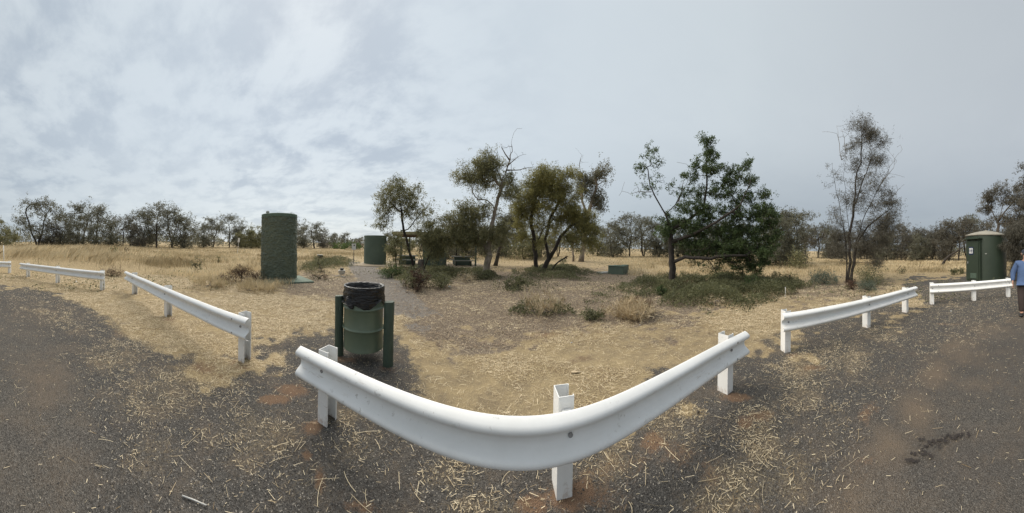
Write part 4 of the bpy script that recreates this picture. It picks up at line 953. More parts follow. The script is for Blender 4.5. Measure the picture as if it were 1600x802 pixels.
# ------------------------------------------------------------------ guardrails
PROF = [(.156, .010), (.153, .020), (.143, .042), (.130, .064), (.119, .076), (.106, .082), (.092, .082), (.079, .076), (.068, .064), (.052, .040), (.036, .017), (.024, .006), (.010, .001), (0, 0)]
PROF = PROF + [(-z, d) for z, d in PROF[-2::-1]]
RAILTOP = .665
def guardrail(posts, end0, end1, label, open_side=1, h=.69, seed=0, bow=0.0):
    P = [gp(px, py, True) for px, py in posts]; a, b = P[0].xy, P[-1].xy
    d = (b - a).normalized(); n = Vector((-d.y, d.x))
    if n.dot(-(a + b) / 2) < 0: n = -n                      # towards the car park
    mid = (a + b) / 2
    rz = math.atan2(d.y, d.x)
    e = empty('guardrail', (mid.x, mid.y, 0), rz, label, 'guardrail', 'white steel guardrails along the edge of the car park')
    nl = 1 if n.dot(Vector((-d.y, d.x))) > 0 else -1         # local y sign of the road side
    def par(px):                                             # where the line of sight at px meets the rail line
        if px is None: return None
        q = cdir(px, Y0); q = Vector((q.x, q.y)); o = a + n * .04
        M_ = np.array([[d.x, -q.x], [d.y, -q.y]]); t = np.linalg.solve(M_, -np.array(o)); return float(t[0]) - (mid - a).length
    offs = [(p.xy - mid).dot(n) for p in P]; ss = [(p.xy - mid).dot(d) for p in P]
    s0, s1 = par(end0), par(end1)
    if end1 is None: s1 = s0 + 4.3
    if end0 is None: s0 = s1 - 4.3
    rng = random.Random(seed); N_ = 44; zc = RAILTOP - .156
    rings = []; th = .004
    for i in range(N_ + 1):
        s = s0 + (s1 - s0) * i / N_
        wob = .005 * math.sin(s * 2.3 + seed) + .003 * math.sin(s * 5.1 + seed * 2)
        zz = zc + .004 * math.sin(s * 1.7 + seed)
        wob += (offs[1] if bow else 0) * math.exp(-((s - ss[1]) / 1.15) ** 2) + bow * math.exp(-((s - ss[1] + .35) / .95) ** 2)
        rings.append([(s, nl * (dd + .004 + wob), zz + z) for z, dd in PROF] + [(s, nl * (dd + .004 - th + wob), zz + z - (.002 if z > 0 else -.002)) for z, dd in PROF[::-1]])
    mb = MB().rings(rings, True); rail = mb.build('rail', M_WHITE, e); auto_smooth(rail, 50)
    # posts: C section, web square to the rail
    prof_c = [(-.055, 0), (.055, 0), (.055, -.018), (.049, -.018), (.049, -.006), (-.049, -.006), (-.049, -.144), (.049, -.144), (.049, -.132), (.055, -.132), (.055, -.150), (-.055, -.150)]
    k = 0
    for (px, py), p in zip(posts, P):
        s = (p.xy - mid).dot(d)
        m = MB(); rr = []
        for z, sh in ((-.06, 0), (h - .03, 0), (h, .0)):
            rr.append([(s + x * open_side, nl * (y - .001 + (offs[k] if bow else 0)), z) for x, y in prof_c])
        # chamfer the open corner of the top
        rr[1] = [(x, y, h) for (x, y, z) in rr[2]]
        m.rings([rr[0], rr[1]], True)
        po = m.build('post', M_WHITE, e)
        bolt = MB(); 
        for zz in (zc,):
            qb = (offs[1] + bow * .90) if (bow and k == 1) else 0; bolt.tube([(s, nl * (.006 + qb), zz), (s, nl * (.020 + qb), zz)], .016, 10)
        bolt.build('bolt', M_BOLT, e)
        if bow and k == 1:
            q = offs[1]; MB().box((s, nl * (q + bow * .42), zc), (.07, bow * .84, .20), 0, .006).build('spacer_block', M_WHITE, e)
        k += 1
    for s_, sg in ((s0, 1), (s1, -1)):
        if s_ is None: continue
        for off in (.055, .27):
            for z in (.098, -.098):
                mbb = MB(); mbb.tube([(s_ + sg * off, nl * .080, zc + z), (s_ + sg * off, nl * (.0845 if off < .1 else .090), zc + z)], .013, 10)
                mbb.build('splice_bolt' if off > .1 else 'bolt_hole', M_BOLT if off > .1 else M_HOLE, e)
    return e
guardrail([(503, 664), (882, 780), (1141, 614)], 470, 1168, 'long white guardrail closest to the camera, bowed through the middle of the view', seed=1, bow=.10)
guardrail([(207, 460), (262, 494), (376, 566)], 196, 388, 'white guardrail left of the bin, its near end by orange soil', seed=2)
guardrail([(42, 434), (92, 442), (158, 454)], 31, 163, 'white guardrail at far left standing wholly in view on straw', seed=3)
guardrail([(-56, 424), (-22, 426), (14, 429)], None, 17, 'short piece of white guardrail cut by the left picture edge', seed=4)
guardrail([(1231, 551), (1351, 510), (1418, 488)], 1224, 1432, 'white guardrail in front of the narrow sparse tree at the right', seed=5)
guardrail([(1457, 476), (1522, 470), (1577, 464)], 1453, 1582, 'white guardrail in front of the green toilet beside the person', seed=6)

# ------------------------------------------------------------------ drum bin between two timber posts
def bin_():
    c = gp(567, 560, True); c = c.normalized() * 3.62; th = math.atan2(c.x, c.y); A = math.radians(0)
    e = empty('rubbish_bin', (c.x, c.y, 0), -th, 'green steel drum rubbish bin lined with a black bag', 'bin')
    z0, z1, R = .17, 1.07, .292
    prof = [(0.0, z0 + .02), (R - .02, z0 + .02), (R - .005, z0), (R + .006, z0 + .004), (R + .006, z0 + .018), (R, z0 + .03)]
    for hz in (.30, .60):
        zz = z0 + hz
        prof += [(R, zz - .026), (R + .006, zz - .016), (R + .020, zz - .004), (R + .020, zz + .004), (R + .006, zz + .016), (R, zz + .026)]
    prof += [(R, z1 - .02), (R + .008, z1 - .012), (R + .008, z1), (R - .004, z1 + .003), (R - .010, z1), (R - .010, z0 + .06), (0, z0 + .06)]
    n = 48; rings = []
    for r_, z_ in prof:
        rings.append([((r_ + (.004 * math.sin(3 * a * 2 * PI / n + z_ * 8) if r_ > .2 else 0)) * math.cos(2 * PI * a / n), (r_ + (.004 * math.sin(3 * a * 2 * PI / n + z_ * 8) if r_ > .2 else 0)) * math.sin(2 * PI * a / n), z_) for a in range(n)])
    d = MB().rings(rings, False).build('drum', M_GREEN, e); auto_smooth(d, 40)
    # liner bag: outside skirt with folds, over the rim, down inside
    n = 96; rings = []
    lv = [(R + .018, z1 - .245), (R + .020, z1 - .20), (R + .014, z1 - .15), (R + .018, z1 - .10), (R + .012, z1 - .05), (R + .014, z1 - .012), (R + .010, z1 + .012), (R - .006, z1 + .014), (R - .022, z1), (R - .035, z1 - .06), (R - .05, z1 - .15), (R - .06, z1 - .3), (R - .09, z1 - .5), (.02, z1 - .55)]
    for i, (r_, z_) in enumerate(lv):
        ring = []
        for a in range(n):
            t = 2 * PI * a / n
            inner = i >= 8
            w = (.016 * math.sin(t * 17 + i * .4) + .012 * math.sin(t * 29 + i)) * (min(1.6, .25 * (i - 7)) if inner else 0) + (.007 * math.sin(t * 4 + z_ * 90) + .005 * math.sin(t * 7 - z_ * 60) + .004 * math.sin(t * 23 + z_ * 30)) * (0 if 4 < i < 8 else 1) * (not inner)
            dz = 0
            if i < 3: dz = -.03 * math.sin(t * 3 + .5) * (1 - i / 3) - .03 * (1 - i / 3) * math.sin(t * 5 + 2)
            rr = max(.01, r_ + w); ring.append((rr * math.cos(t), rr * math.sin(t), z_ + dz))
        rings.append(ring)
    b = MB().rings(rings, False).build('bin_bag', M_BAG, e, True)
    # gathered knot of spare bag on the left front
    k = MB(); k.rings([[(-.24 + .10 * f + rr * .5 * math.cos(t), -.22 - .035 * math.sin(f * PI) + rr * .35 * math.sin(t) - f * .03, .93 - .13 * f + rr * math.sin(t) * .9) for t in [2 * PI * q / 14 for q in range(14)]] for f, rr in ((0, .015), (.15, .055), (.35, .075), (.6, .062), (.85, .04), (1, .012))], True)
    k.build('bag_knot', M_BAG, b, True)
    for sx in (-1, 1):
        m = MB(); m.tube([(sx * (R + .0), 0, .82), (sx * (R + .09), -.03 * sx, .82)], .018, 10); m.build('hinge_pin', M_STEEL, e)
    for sx, px, py, hh, rad, lab in ((-1, 530, 554, .90, .066, 'left'), (1, 606, 571, .895, .072, 'right')):
        g_ = gp(px, py, True); m = MB(); rings = []; n = 28
        for z_, f in ((-.1, 1), (.02, 1.0), (.3, .99), (.6, .985), (hh - .02, .98), (hh, .95)):
            rings.append([((rad * f + .003 * math.sin(5 * t + z_ * 4) + .002 * math.sin(13 * t)) * math.cos(t), (rad * f + .003 * math.sin(5 * t + z_ * 4)) * math.sin(t), z_ + (.006 * math.cos(t) if z_ > .8 else 0)) for t in [2 * PI * q / n for q in range(n)]])
        m.rings(rings, True); o = m.build('timber_post', M_GPOST); auto_smooth(o, 45); o.location = (g_.x, g_.y, 0); o.rotation_euler = (.01, .012 * sx, 0)
        tag(o, f'green round timber post on the {lab} side of the bin', 'post', 'timber posts holding the bin')
bin_()

# ------------------------------------------------------------------ rough green tank
def tank():
    B = gr(436, 10.9); e = empty('water_tank', B, -math.atan2(B.x, B.y), 'tall green cylindrical tank with rough rendered skin', 'tank')
    R0, R1, H = .80, .775, 2.92; n, m = 170, 180
    t = np.linspace(0, 2 * PI, n, endpoint=False); z = np.linspace(.10, H - .10, m); Z_, T_ = np.meshgrid(z, t, indexing='ij')
    sx = T_ * .8 * 5; k1 = fbm(sx, Z_ * 5.5, 301, 3); k2 = fbm(sx * 2.7, Z_ * 11, 305, 3); k1 = k1 * sstep(0, .4, T_) + fbm((T_ + 2 * PI) * 4, Z_ * 5.5, 301, 3) * (1 - sstep(0, .4, T_))
    R = R0 + (R1 - R0) * Z_ / H + .05 * (k1 - .5) + .085 * np.abs(k2 - .5)
    V = np.stack([R * np.cos(T_), R * np.sin(T_), Z_ ], -1).reshape(-1, 3)
    i = np.arange(m - 1)[:, None]; j = np.arange(n)[None]; j2 = (j + 1) % n
    Fq = np.stack([i * n + j, i * n + j2, (i + 1) * n + j2, (i + 1) * n + j], -1).reshape(-1, 4)
    link('tank_wall', np_mesh('tank_wall', V, Fq), M_RENDER, e, True)
    a = MB().lathe([(R1 - .03, H - .15), (R1 + .022, H - .14), (R1 + .022, H - .015), (R1 - .01, H), (R1 - .5, H + .02), (.001, H + .03)], 64).build('tank_lid', M_SLABG, e); auto_smooth(a)
    MB().lathe([(R0 + .06, -.1), (R0 + .06, .06), (R0 + .02, .115), (R0 - .05, .12)], 64).build('tank_foot', M_SLABG, e, True)
    v = MB().lathe([(.035, H), (.035, H + .05), (.075, H + .06), (.08, H + .10), (.06, H + .15), (.001, H + .165)], 16, cx=-.52, cy=-.1).build('vent_cap', M_PALE, e, True)
    s = MB().box((.25, -.15, .02), (2.1, 1.9, .10), .25, .015).build('tank_slab', M_SLABG, e)
tank()

# ------------------------------------------------------------------ picnic shelter
def shelter():
    r = 19.5
    def P(px, dr=0): v = gr(px, r + dr); return Vector((v.x, v.y, 0))
    C0 = P(655); rz = -math.atan2(C0.x, C0.y); Rm = Matrix.Rotation(-rz, 3, 'Z')
    def loc(px, dr=0):
        v = P(px, dr) - C0; return Rm @ v
    zb = tz(C0.x, C0.y) + .02
    s = empty('concrete_slab', (C0.x, C0.y, zb), rz, 'tan concrete floor slab under the picnic shelter', 'slab'); s['kind'] = 'structure'
    MB().box((.3, .9, -.04), (10.4, 5.8, .14), 0, .01).build('slab_top', M_CONC, s)
    # curved windbreak
    w = empty('curved_windbreak', (C0.x, C0.y, zb), rz, 'green curved windbreak wall at the left end of the shelter', 'wall')
    c = loc(589, .9); R = 1.08; rings = []
    for k in range(41):
        a = math.radians(150 + 175 * k / 40); rr = []
        for (q, z) in ((R, .03), (R, 2.32), (R - .015, 2.345), (R - .085, 2.345), (R - .10, 2.32), (R - .10, .03)): rr.append((c.x + q * math.cos(a), c.y + q * math.sin(a), z))
        rings.append(rr)
    o = MB().rings(rings, True).build('curved_wall', M_GWALL, w); auto_smooth(o, 30)
    # square windbreak
    w2 = empty('square_windbreak', (C0.x, C0.y, zb), rz, 'green square windbreak wall in the middle of the shelter', 'wall')
    a = loc(661, -1.3); b = loc(684, -1.6); mid = (a + b) / 2
    MB().box((mid.x, mid.y, 1.18), ((b - a).length, .12, 2.3), math.atan2(b.y - a.y, b.x - a.x), .012).build('wall_panel', M_GWALL, w2)
    c_ = loc(697, .6); mid = (b + c_) / 2
    MB().box((mid.x + .03, mid.y + .05, 1.175), ((c_ - b).length - .1, .12, 2.28), math.atan2(c_.y - b.y, c_.x - b.x), .012).build('wall_panel', M_GWALL, w2)
    # roof on posts
    f = empty('picnic_shelter', (C0.x, C0.y, zb), rz, 'flat roofed picnic shelter on thin green posts half hidden by trees', 'shelter')
    l, rr_ = loc(613, 0).x, loc(762, 0).x; cx = (l + rr_) / 2; Wd = rr_ - l
    MB().box((cx, 1.2, 2.56), (Wd, 3.4, .22), 0, .01).build('roof', M_ROOFEDGE, f)
    for yy in (-.45, 2.85): MB().box((cx, yy, 2.38), (Wd - .1, .07, .14), 0, .005).build('beam', M_BROWN, f)
    for px, dr in ((627, -.1), (745, -.1), (714, 2.6), (640, 2.6)):
        q = loc(px, dr); q.y = -.30 if dr < 0 else 2.7
        MB().box((q.x, q.y, 1.24 if dr > 0 else 1.42), (.13, .13, 2.40 if dr > 0 else 2.78) if dr < 0 else (.12, .12, 2.14), 0, .01).build('post', M_GWALL if px != 714 else M_BLACK, f)
    def table(px, dr, label, n):
        q = loc(px, dr); t = empty('picnic_table', Vector((C0.x, C0.y, zb)) + Rm.inverted() @ q, rz, label, 'table', 'picnic tables under the shelter')
        MB().box((0, 0, .74), (1.75, .75, .07), 0, .01).build('table_top', M_PALE, t)
        MB().box((0, 0, .365), (1.3, .5, .67), 0, .02).build('pedestal', M_GWALL, t)
        for sy in (-1, 1):
            b_ = MB().box((0, sy * .78, .44), (1.75, .30, .06), 0, .01).build('bench_seat', M_PALE, t)
            for sx in (-.6, .6): MB().box((sx, sy * .78, .215), (.12, .26, .37), 0, .01).build('bench_leg', M_GDARK, t)
    table(637, .6, 'picnic table left of the square green windbreak', 1); table(722, .9, 'picnic table right of the square green windbreak', 2)
shelter()

# ------------------------------------------------------------------ small signs, box pit, pipe
def sign_post(name, px, r, top, wpx, hpx, label, lean=0, mark=True, double=False):
    B = gr(px, r); ppm = F / r; H = at(px, top, r).z - B.z; e = empty(name, B, -math.atan2(B.x, B.y), label, 'sign'); e.rotation_euler[1] = lean
    w, h = wpx / ppm, hpx / ppm
    MB().tube([(0, 0, -.1), (0, 0, H - .05)], .028, 8).build('pole', M_STEEL if mark else M_SIGNW, e)
    MB().box((0, -.035, H - h / 2), (w, .02, h), 0, .004).build('sign_plate', M_SIGNW, e)
    if mark: MB().box((.02, -.047, H - h * .27), (w * .32, .004, h * .22), .0).build('sign_mark', M_HOLE, e)
sign_post('small_sign', 553, 20, 381, 6.5, 9.5, 'small white sign on a thin post at the end of the gravel path')
sign_post('marker_sign', 371, 34, 372, 3.2, 6.5, 'tiny white marker leaning in the left field', .10, mark=False)
def pit():
    a = gp(962, 429); e = empty('open_pit_box', a, -math.atan2(a.x, a.y) + math.radians(-16), 'low green concrete box with an open top in the dry grass', 'box')
    W_, D, H = 1.05, 1.5, .52
    MB().box((0, .06, H / 2), (W_, .12, H), 0, .01).build('front_wall', M_GWALL, e); MB().box((0, D - .06, H / 2), (W_, .12, H), 0, .01).build('back_wall', M_GWALL, e)
    for sx in (-1, 1): MB().box((sx * (W_ / 2 - .06), D / 2, H / 2 - .002), (.12, D - .246, H), 0, .01).build('side_wall', M_GWALL, e)
    MB().box((0, D / 2, .06), (W_ - .25, D - .25, .08)).build('floor', M_BLACK, e)
    MB().box((0, .22, H + .022), (W_ + .04, .5, .04), 0, .008).build('lid', M_SLABG, e)
    MB().box((.3, D - .3, H + .022), (.45, .62, .04), 0, .008).build('lid', M_SLABG, e)
    b = gp(944, 427); s = MB().box((0, 0, .03), (.9, .6, .10), 0, .01).build('pale_slab', M_PALE); s.location = b; s.rotation_euler = (0, 0, .3); tag(s, 'pale concrete slab lying left of the open green box', 'slab')
    c = gp(500, 405); e2 = empty('green_crate', c, -math.atan2(c.x, c.y), 'small green box with a white top far right of the tank', 'box')
    MB().box((0, 0, .2), (.55, .55, .40), 0, .01).build('box_body', M_GDARK, e2); MB().box((0, 0, .43), (.62, .62, .05), 0, .01).build('box_lid', M_PALE, e2)
pit()
def pipe_thing():
    a = gp(534, 432); e = empty('tap_stand', a, -math.atan2(a.x, a.y), 'small white pipe fitting with a black cap beside the gravel path', 'pipe')
    MB().lathe([(.001, .10), (.10, .10), (.17, .16), (.18, .30), (.19, .31), (.165, .32), (.155, .2), (.001, .18)], 24).build('bowl', M_PLWHITE, e, True)
    MB().lathe([(.001, .2), (.085, .2), (.085, .38), (.10, .39), (.10, .42), (.001, .43)], 16).build('cap', M_BLACK, e, True)
    MB().tube([(-.02, 0, .12), (-.06, -.05, .05), (.0, -.2, .02), (.2, -.35, .015)], .02, 8).build('pipe', M_PLWHITE, e, True)
    MB().tube([(-.1, 0, .11), (-.22, -.06, .02), (-.34, -.1, .02)], .018, 8).build('pipe', M_PLWHITE, e, True)
pipe_thing()
for px, py0, top, lean, lab in ((1399, 425, 411, .9, 'rusty picket leaning steeply in the right field'), (1436, 421, 411, .28, 'rusty picket standing nearly upright in the right field')):
    a = gp(px, py0); o = MB().box((0, 0, .32), (.045, .03, .85)).box((0, .02, .32), (.012, .045, .85)).build('fence_picket', M_RUST); o.location = a; o.rotation_euler = (0, lean * .8, -math.atan2(a.x, a.y)); tag(o, lab, 'picket', 'old pickets in the right field')
a = gp(1227, 465); o = MB().tube([(0, 0, -.05), (.005, 0, .2), (.0, 0, .38)], [.012, .011, .009], 8).build('white_stake', M_SIGNW, None, True); o.location = a; tag(o, 'thin pale stake at the front edge of the ground cover', 'stake')
a = gp(6, 412); o = MB().tube([(0, 0, -.05), (.0, 0, .6), (.02, 0, 1.25)], [.03, .03, .03], 8).build('white_stake', M_SIGNW, None, True); o.location = a; tag(o, 'pale upright stake in tall grass near the left picture edge', 'stake')
def log_():
    a = gr(1474, 30); e = empty('dead_tree', a, -math.atan2(a.x, a.y), 'dark dead trunk leaning right in the field left of the toilet', 'dead tree')
    MB().tube([(-.2, 0, -.1), (.2, 0, .7), (.8, 0, 1.25), (1.6, .1, 1.7), (2.6, .2, 2.4)], [.20, .17, .14, .11, .06], 9).build('log', M_BARKD, e, True)
    MB().tube([(.8, 0, 1.25), (1.2, -.1, 1.2), (1.8, -.2, 1.5)], [.08, .06, .03], 7).build('branch', M_BARKD, e, True)
log_()
def stump():
    a = gp(657, 427); e = empty('tree_stump', a, 0, 'grey weathered stump among shrubs in front of the shelter', 'stump')
    MB().tube([(0, 0, -.1), (.02, 0, .2), (.0, .02, .55), (.03, 0, .8)], [.28, .22, .20, .17], 12).build('stump', M_BARKM, e, True)
    MB().tube([(.05, 0, .3), (.3, -.1, .12), (.5, -.1, .0)], [.12, .09, .06], 8).build('root', M_BARKM, e, True)
stump()

# ------------------------------------------------------------------ round toilet block
def toilet():
    r = 14.6; B = gr(1541, r + .1); B.z = 0; th = math.atan2(B.x, B.y); e = empty('toilet_block', B, -th, 'round dark green toilet building with a beige domed roof', 'toilet')
    R, H = 1.22, 2.62; n = 96
    w = MB().lathe([(R + .02, -.1), (R + .02, .10), (R, .115), (R, H), (R - .1, H)], n).build('wall', M_GDARK, e); auto_smooth(w, 30)
    rf = MB().lathe([(R - .12, H - .03), (R + .045, H - .03), (R + .05, H + .02), (R - .02, H + .05), (R * .6, H + .19), (R * .25, H + .275), (.10, H + .29), (.10, H + .33), (.001, H + .34)], n).build('roof', M_ROOF, e); auto_smooth(rf, 30)
    # panel with the door on the left front: chords stand proud of the round wall
    a0, a1 = math.radians(-147), math.radians(-106)
    p0, p1 = Vector((R * math.cos(a0), R * math.sin(a0), 0)) * 1.035, Vector((R * math.cos(a1), R * math.sin(a1), 0)) * 1.10
    mid = (p0 + p1) / 2; L = (p1 - p0).length; az = math.atan2(p1.y - p0.y, p1.x - p0.x); nrm = Vector((math.sin(az), -math.cos(az), 0))
    def bx(s, z, d, out=0.0): return (mid + (p1 - p0).normalized() * s + nrm * out + Vector((0, 0, z))), d
    MB().box(*bx(0, 1.20, (L + .10, .16, 2.40), -.04), az, .01).build('door_surround', M_GDARK, e)
    dr = MB().box(*bx(0, 1.18, (L - .06, .05, 2.16), .058), az, .006).build('door', M_GDARK, e)
    MB().box(*bx(0, 2.40, (L + .22, .34, .07), .04), az, .01).build('door_canopy', M_GDARK, e)
    MB().box(*bx(-L * .40, 1.05, (.04, .05, .12), .10), az, .005).build('handle', M_BOLT, dr)
    for k in range(5): MB().box(*bx(.05, .22 + k * .055, (L - .45, .02, .035), .088), az).build('vent_slat', M_SLABG, dr)
    # blue sign with a man and a woman
    s = empty('sign_root_temp', (0, 0, 0), 0, 'x', 'x'); bpy.data.objects.remove(s)
    sg = MB().box(*bx(-L * .12, 1.72, (.34, .015, .42), .092), az, .003).build('toilet_sign', M_SIGNB, dr)
    MB().box(*bx(-L * .12, 1.72, (.27, .006, .30), .1015), az).build('white_field', M_SIGNW, sg)
    def fig(off, woman):
        m = MB(); zc = 1.72; o = mid + (p1 - p0).normalized() * (-L * .12 + off) + nrm * .107; t = (p1 - p0).normalized()
        def poly(pts):
            m.add([o + t * x + Vector((0, 0, zc + z)) for x, z in pts] + [o - nrm * .003 + t * x + Vector((0, 0, zc + z)) for x, z in pts], [tuple(range(len(pts))), tuple(reversed(range(len(pts), 2 * len(pts))))])
        poly([(.022 * math.cos(q * PI / 5), .105 + .022 * math.sin(q * PI / 5)) for q in range(10)])
        if woman: poly([(-.02, .075), (.02, .075), (.05, -.04), (.018, -.04), (.018, -.12), (-.018, -.12), (-.018, -.04), (-.05, -.04)])
        else: poly([(-.04, .075), (.04, .075), (.04, -.03), (.024, -.03), (.024, -.12), (-.024, -.12), (-.024, -.03), (-.04, -.03)])
        m.build('woman_symbol' if woman else 'man_symbol', M_SIGNB, sg)
    fig(-.065, True); fig(.065, False)
    b = MB().box((-.02, -R - .012, 1.55), (.10, .02, .035)).build('small_plate', M_PALE, e)
toilet()

# ------------------------------------------------------------------ litter on the ground
def litter():
    def place(o, px, py, label, cat, z=.012, rz=0):
        a = gp(px, py, True); o.location = (a.x, a.y, tz(a.x, a.y) + z); o.rotation_euler = (0, 0, rz); return tag(o, label, cat)
    m = MB().tube([(-.085, 0, .004), (0, .004, .004), (.085, 0, .004)], .0045, 8).build('white_stick', M_PLWHITE, None, True); place(m, 303, 785, 'white plastic stick lying on the gravel at the bottom left', 'stick', .006, .95)
    V = [(-.05, -.02, 0), (.01, -.03, .004), (.055, -.015, .0), (.06, .012, .006), (.02, .018, .0), (.005, .03, .004), (-.045, .022, .0)]
    m = MB(); m.add(V + [(x, y, z + .004) for x, y, z in V], [tuple(reversed(range(7))), tuple(range(7, 14))] + [(i, (i + 1) % 7, 7 + (i + 1) % 7, 7 + i) for i in range(7)])
    place(m.build('cardboard_scrap', M_CARD), 898, 583, 'torn tan cardboard scrap on the straw behind the middle post', 'cardboard', .014, -.2)
    def scrap(px, py, s, label, mat=M_SIGNW, cat='paper'):
        rng = random.Random(px); P = [(s * math.cos(a) * rng.uniform(.6, 1.1), s * .6 * math.sin(a) * rng.uniform(.6, 1.1)) for a in [2 * PI * q / 7 for q in range(7)]]
        m = MB(); m.add([(x, y, 0) for x, y in P] + [(x * .8, y * .8, s * rng.uniform(.2, .7)) for x, y in P], [tuple(reversed(range(7))), tuple(range(7, 14))] + [(i, (i + 1) % 7, 7 + (i + 1) % 7, 7 + i) for i in range(7)])
        place(m.build('paper_scrap' if cat == 'paper' else 'stone', mat), px, py, label, cat, .01)
    scrap(987, 491, .045, 'crumpled white paper beside the big pale tussock'); scrap(119, 441, .07, 'crumpled white paper on straw under the far left guardrail')
    scrap(702, 449, .06, 'white scrap on leaf litter behind the bin'); scrap(1000, 509, .02, 'tiny white chip on straw below the big pale tussock')
    scrap(1486, 487, .03, 'small white chip on gravel in front of the toilet guardrail'); scrap(1558, 580, .012, 'tiny white pebble like chip on the right asphalt')
    scrap(893, 537, .02, 'tiny pale chip on the straw in the middle'); scrap(780, 440, .04, 'small white scrap near the green shrub')
    scrap(1091, 646, .025, 'dark brown stone on the gravel right of the nearest guardrail', M_ROCK, 'stone'); scrap(1367, 640, .012, 'small dark stone on the dusty road edge', M_ROCK, 'stone')
    scrap(590, 601, .012, 'small dark stone in front of the bin', M_ROCK, 'stone')
    # wet looking dark spots: one stain on the asphalt
    m = MB(); rng = random.Random(5)
    pts = [(1430, 722), (1432, 712), (1440, 706), (1442, 700), (1450, 698), (1456, 693), (1462, 690), (1470, 688), (1478, 686), (1486, 684), (1494, 683), (1504, 683), (1448, 712), (1455, 717), (1466, 700), (1445, 690), (1425, 722), (1475, 694), (1490, 690), (1515, 684)]
    for px, py in pts:
        for _ in range(6):
            a = gp(px + rng.gauss(0, 3.5), py + rng.gauss(0, 2.0), True); s = rng.uniform(.004, .016)
            m.add([(a.x + s * math.cos(q * PI / 5) * rng.uniform(.7, 1.2), a.y + s * math.sin(q * PI / 5) * rng.uniform(.7, 1.2), tz(a.x, a.y) + .004 + .0002 * len(m.f)) for q in range(10)], [tuple(range(10))])
    o = m.build('oil_stain', M_STAIN); tag(o, 'dark brown oily stain in a curved trail on the right asphalt', 'stain', kind='stuff')
M_STAIN = paint('oily_stain', (0.022, 0.016, 0.013), (0.035, 0.026, 0.02), 0.6, 60)
litter()

# ------------------------------------------------------------------ person at the right edge
def skin_obj(name, pts, edges, radii, mat, parent, root=0, sub=2):
    me = bpy.data.meshes.new(name); me.from_pydata(pts, edges, []); o = link(name, me, mat, parent)
    md = o.modifiers.new('skin', 'SKIN'); sv = me.skin_vertices[0].data if me.skin_vertices else None
    if sv is None:
        bm = bmesh.new(); bm.from_mesh(me); bm.verts.layers.skin.verify(); bm.to_mesh(me); bm.free(); sv = me.skin_vertices[0].data
    for i, r_ in enumerate(radii): sv[i].radius = r_ if isinstance(r_, tuple) else (r_, r_); sv[i].use_root = (i == root)
    md.use_smooth_shade = True; s = o.modifiers.new('sub', 'SUBSURF'); s.levels = sub; s.render_levels = sub
    dg = bpy.context.evaluated_depsgraph_get(); m2 = bpy.data.meshes.new_from_object(o.evaluated_get(dg)); o.modifiers.clear(); o.data = m2; m2.name = name
    if not m2.materials: m2.materials.append(mat)
    m2.shade_smooth(); return o
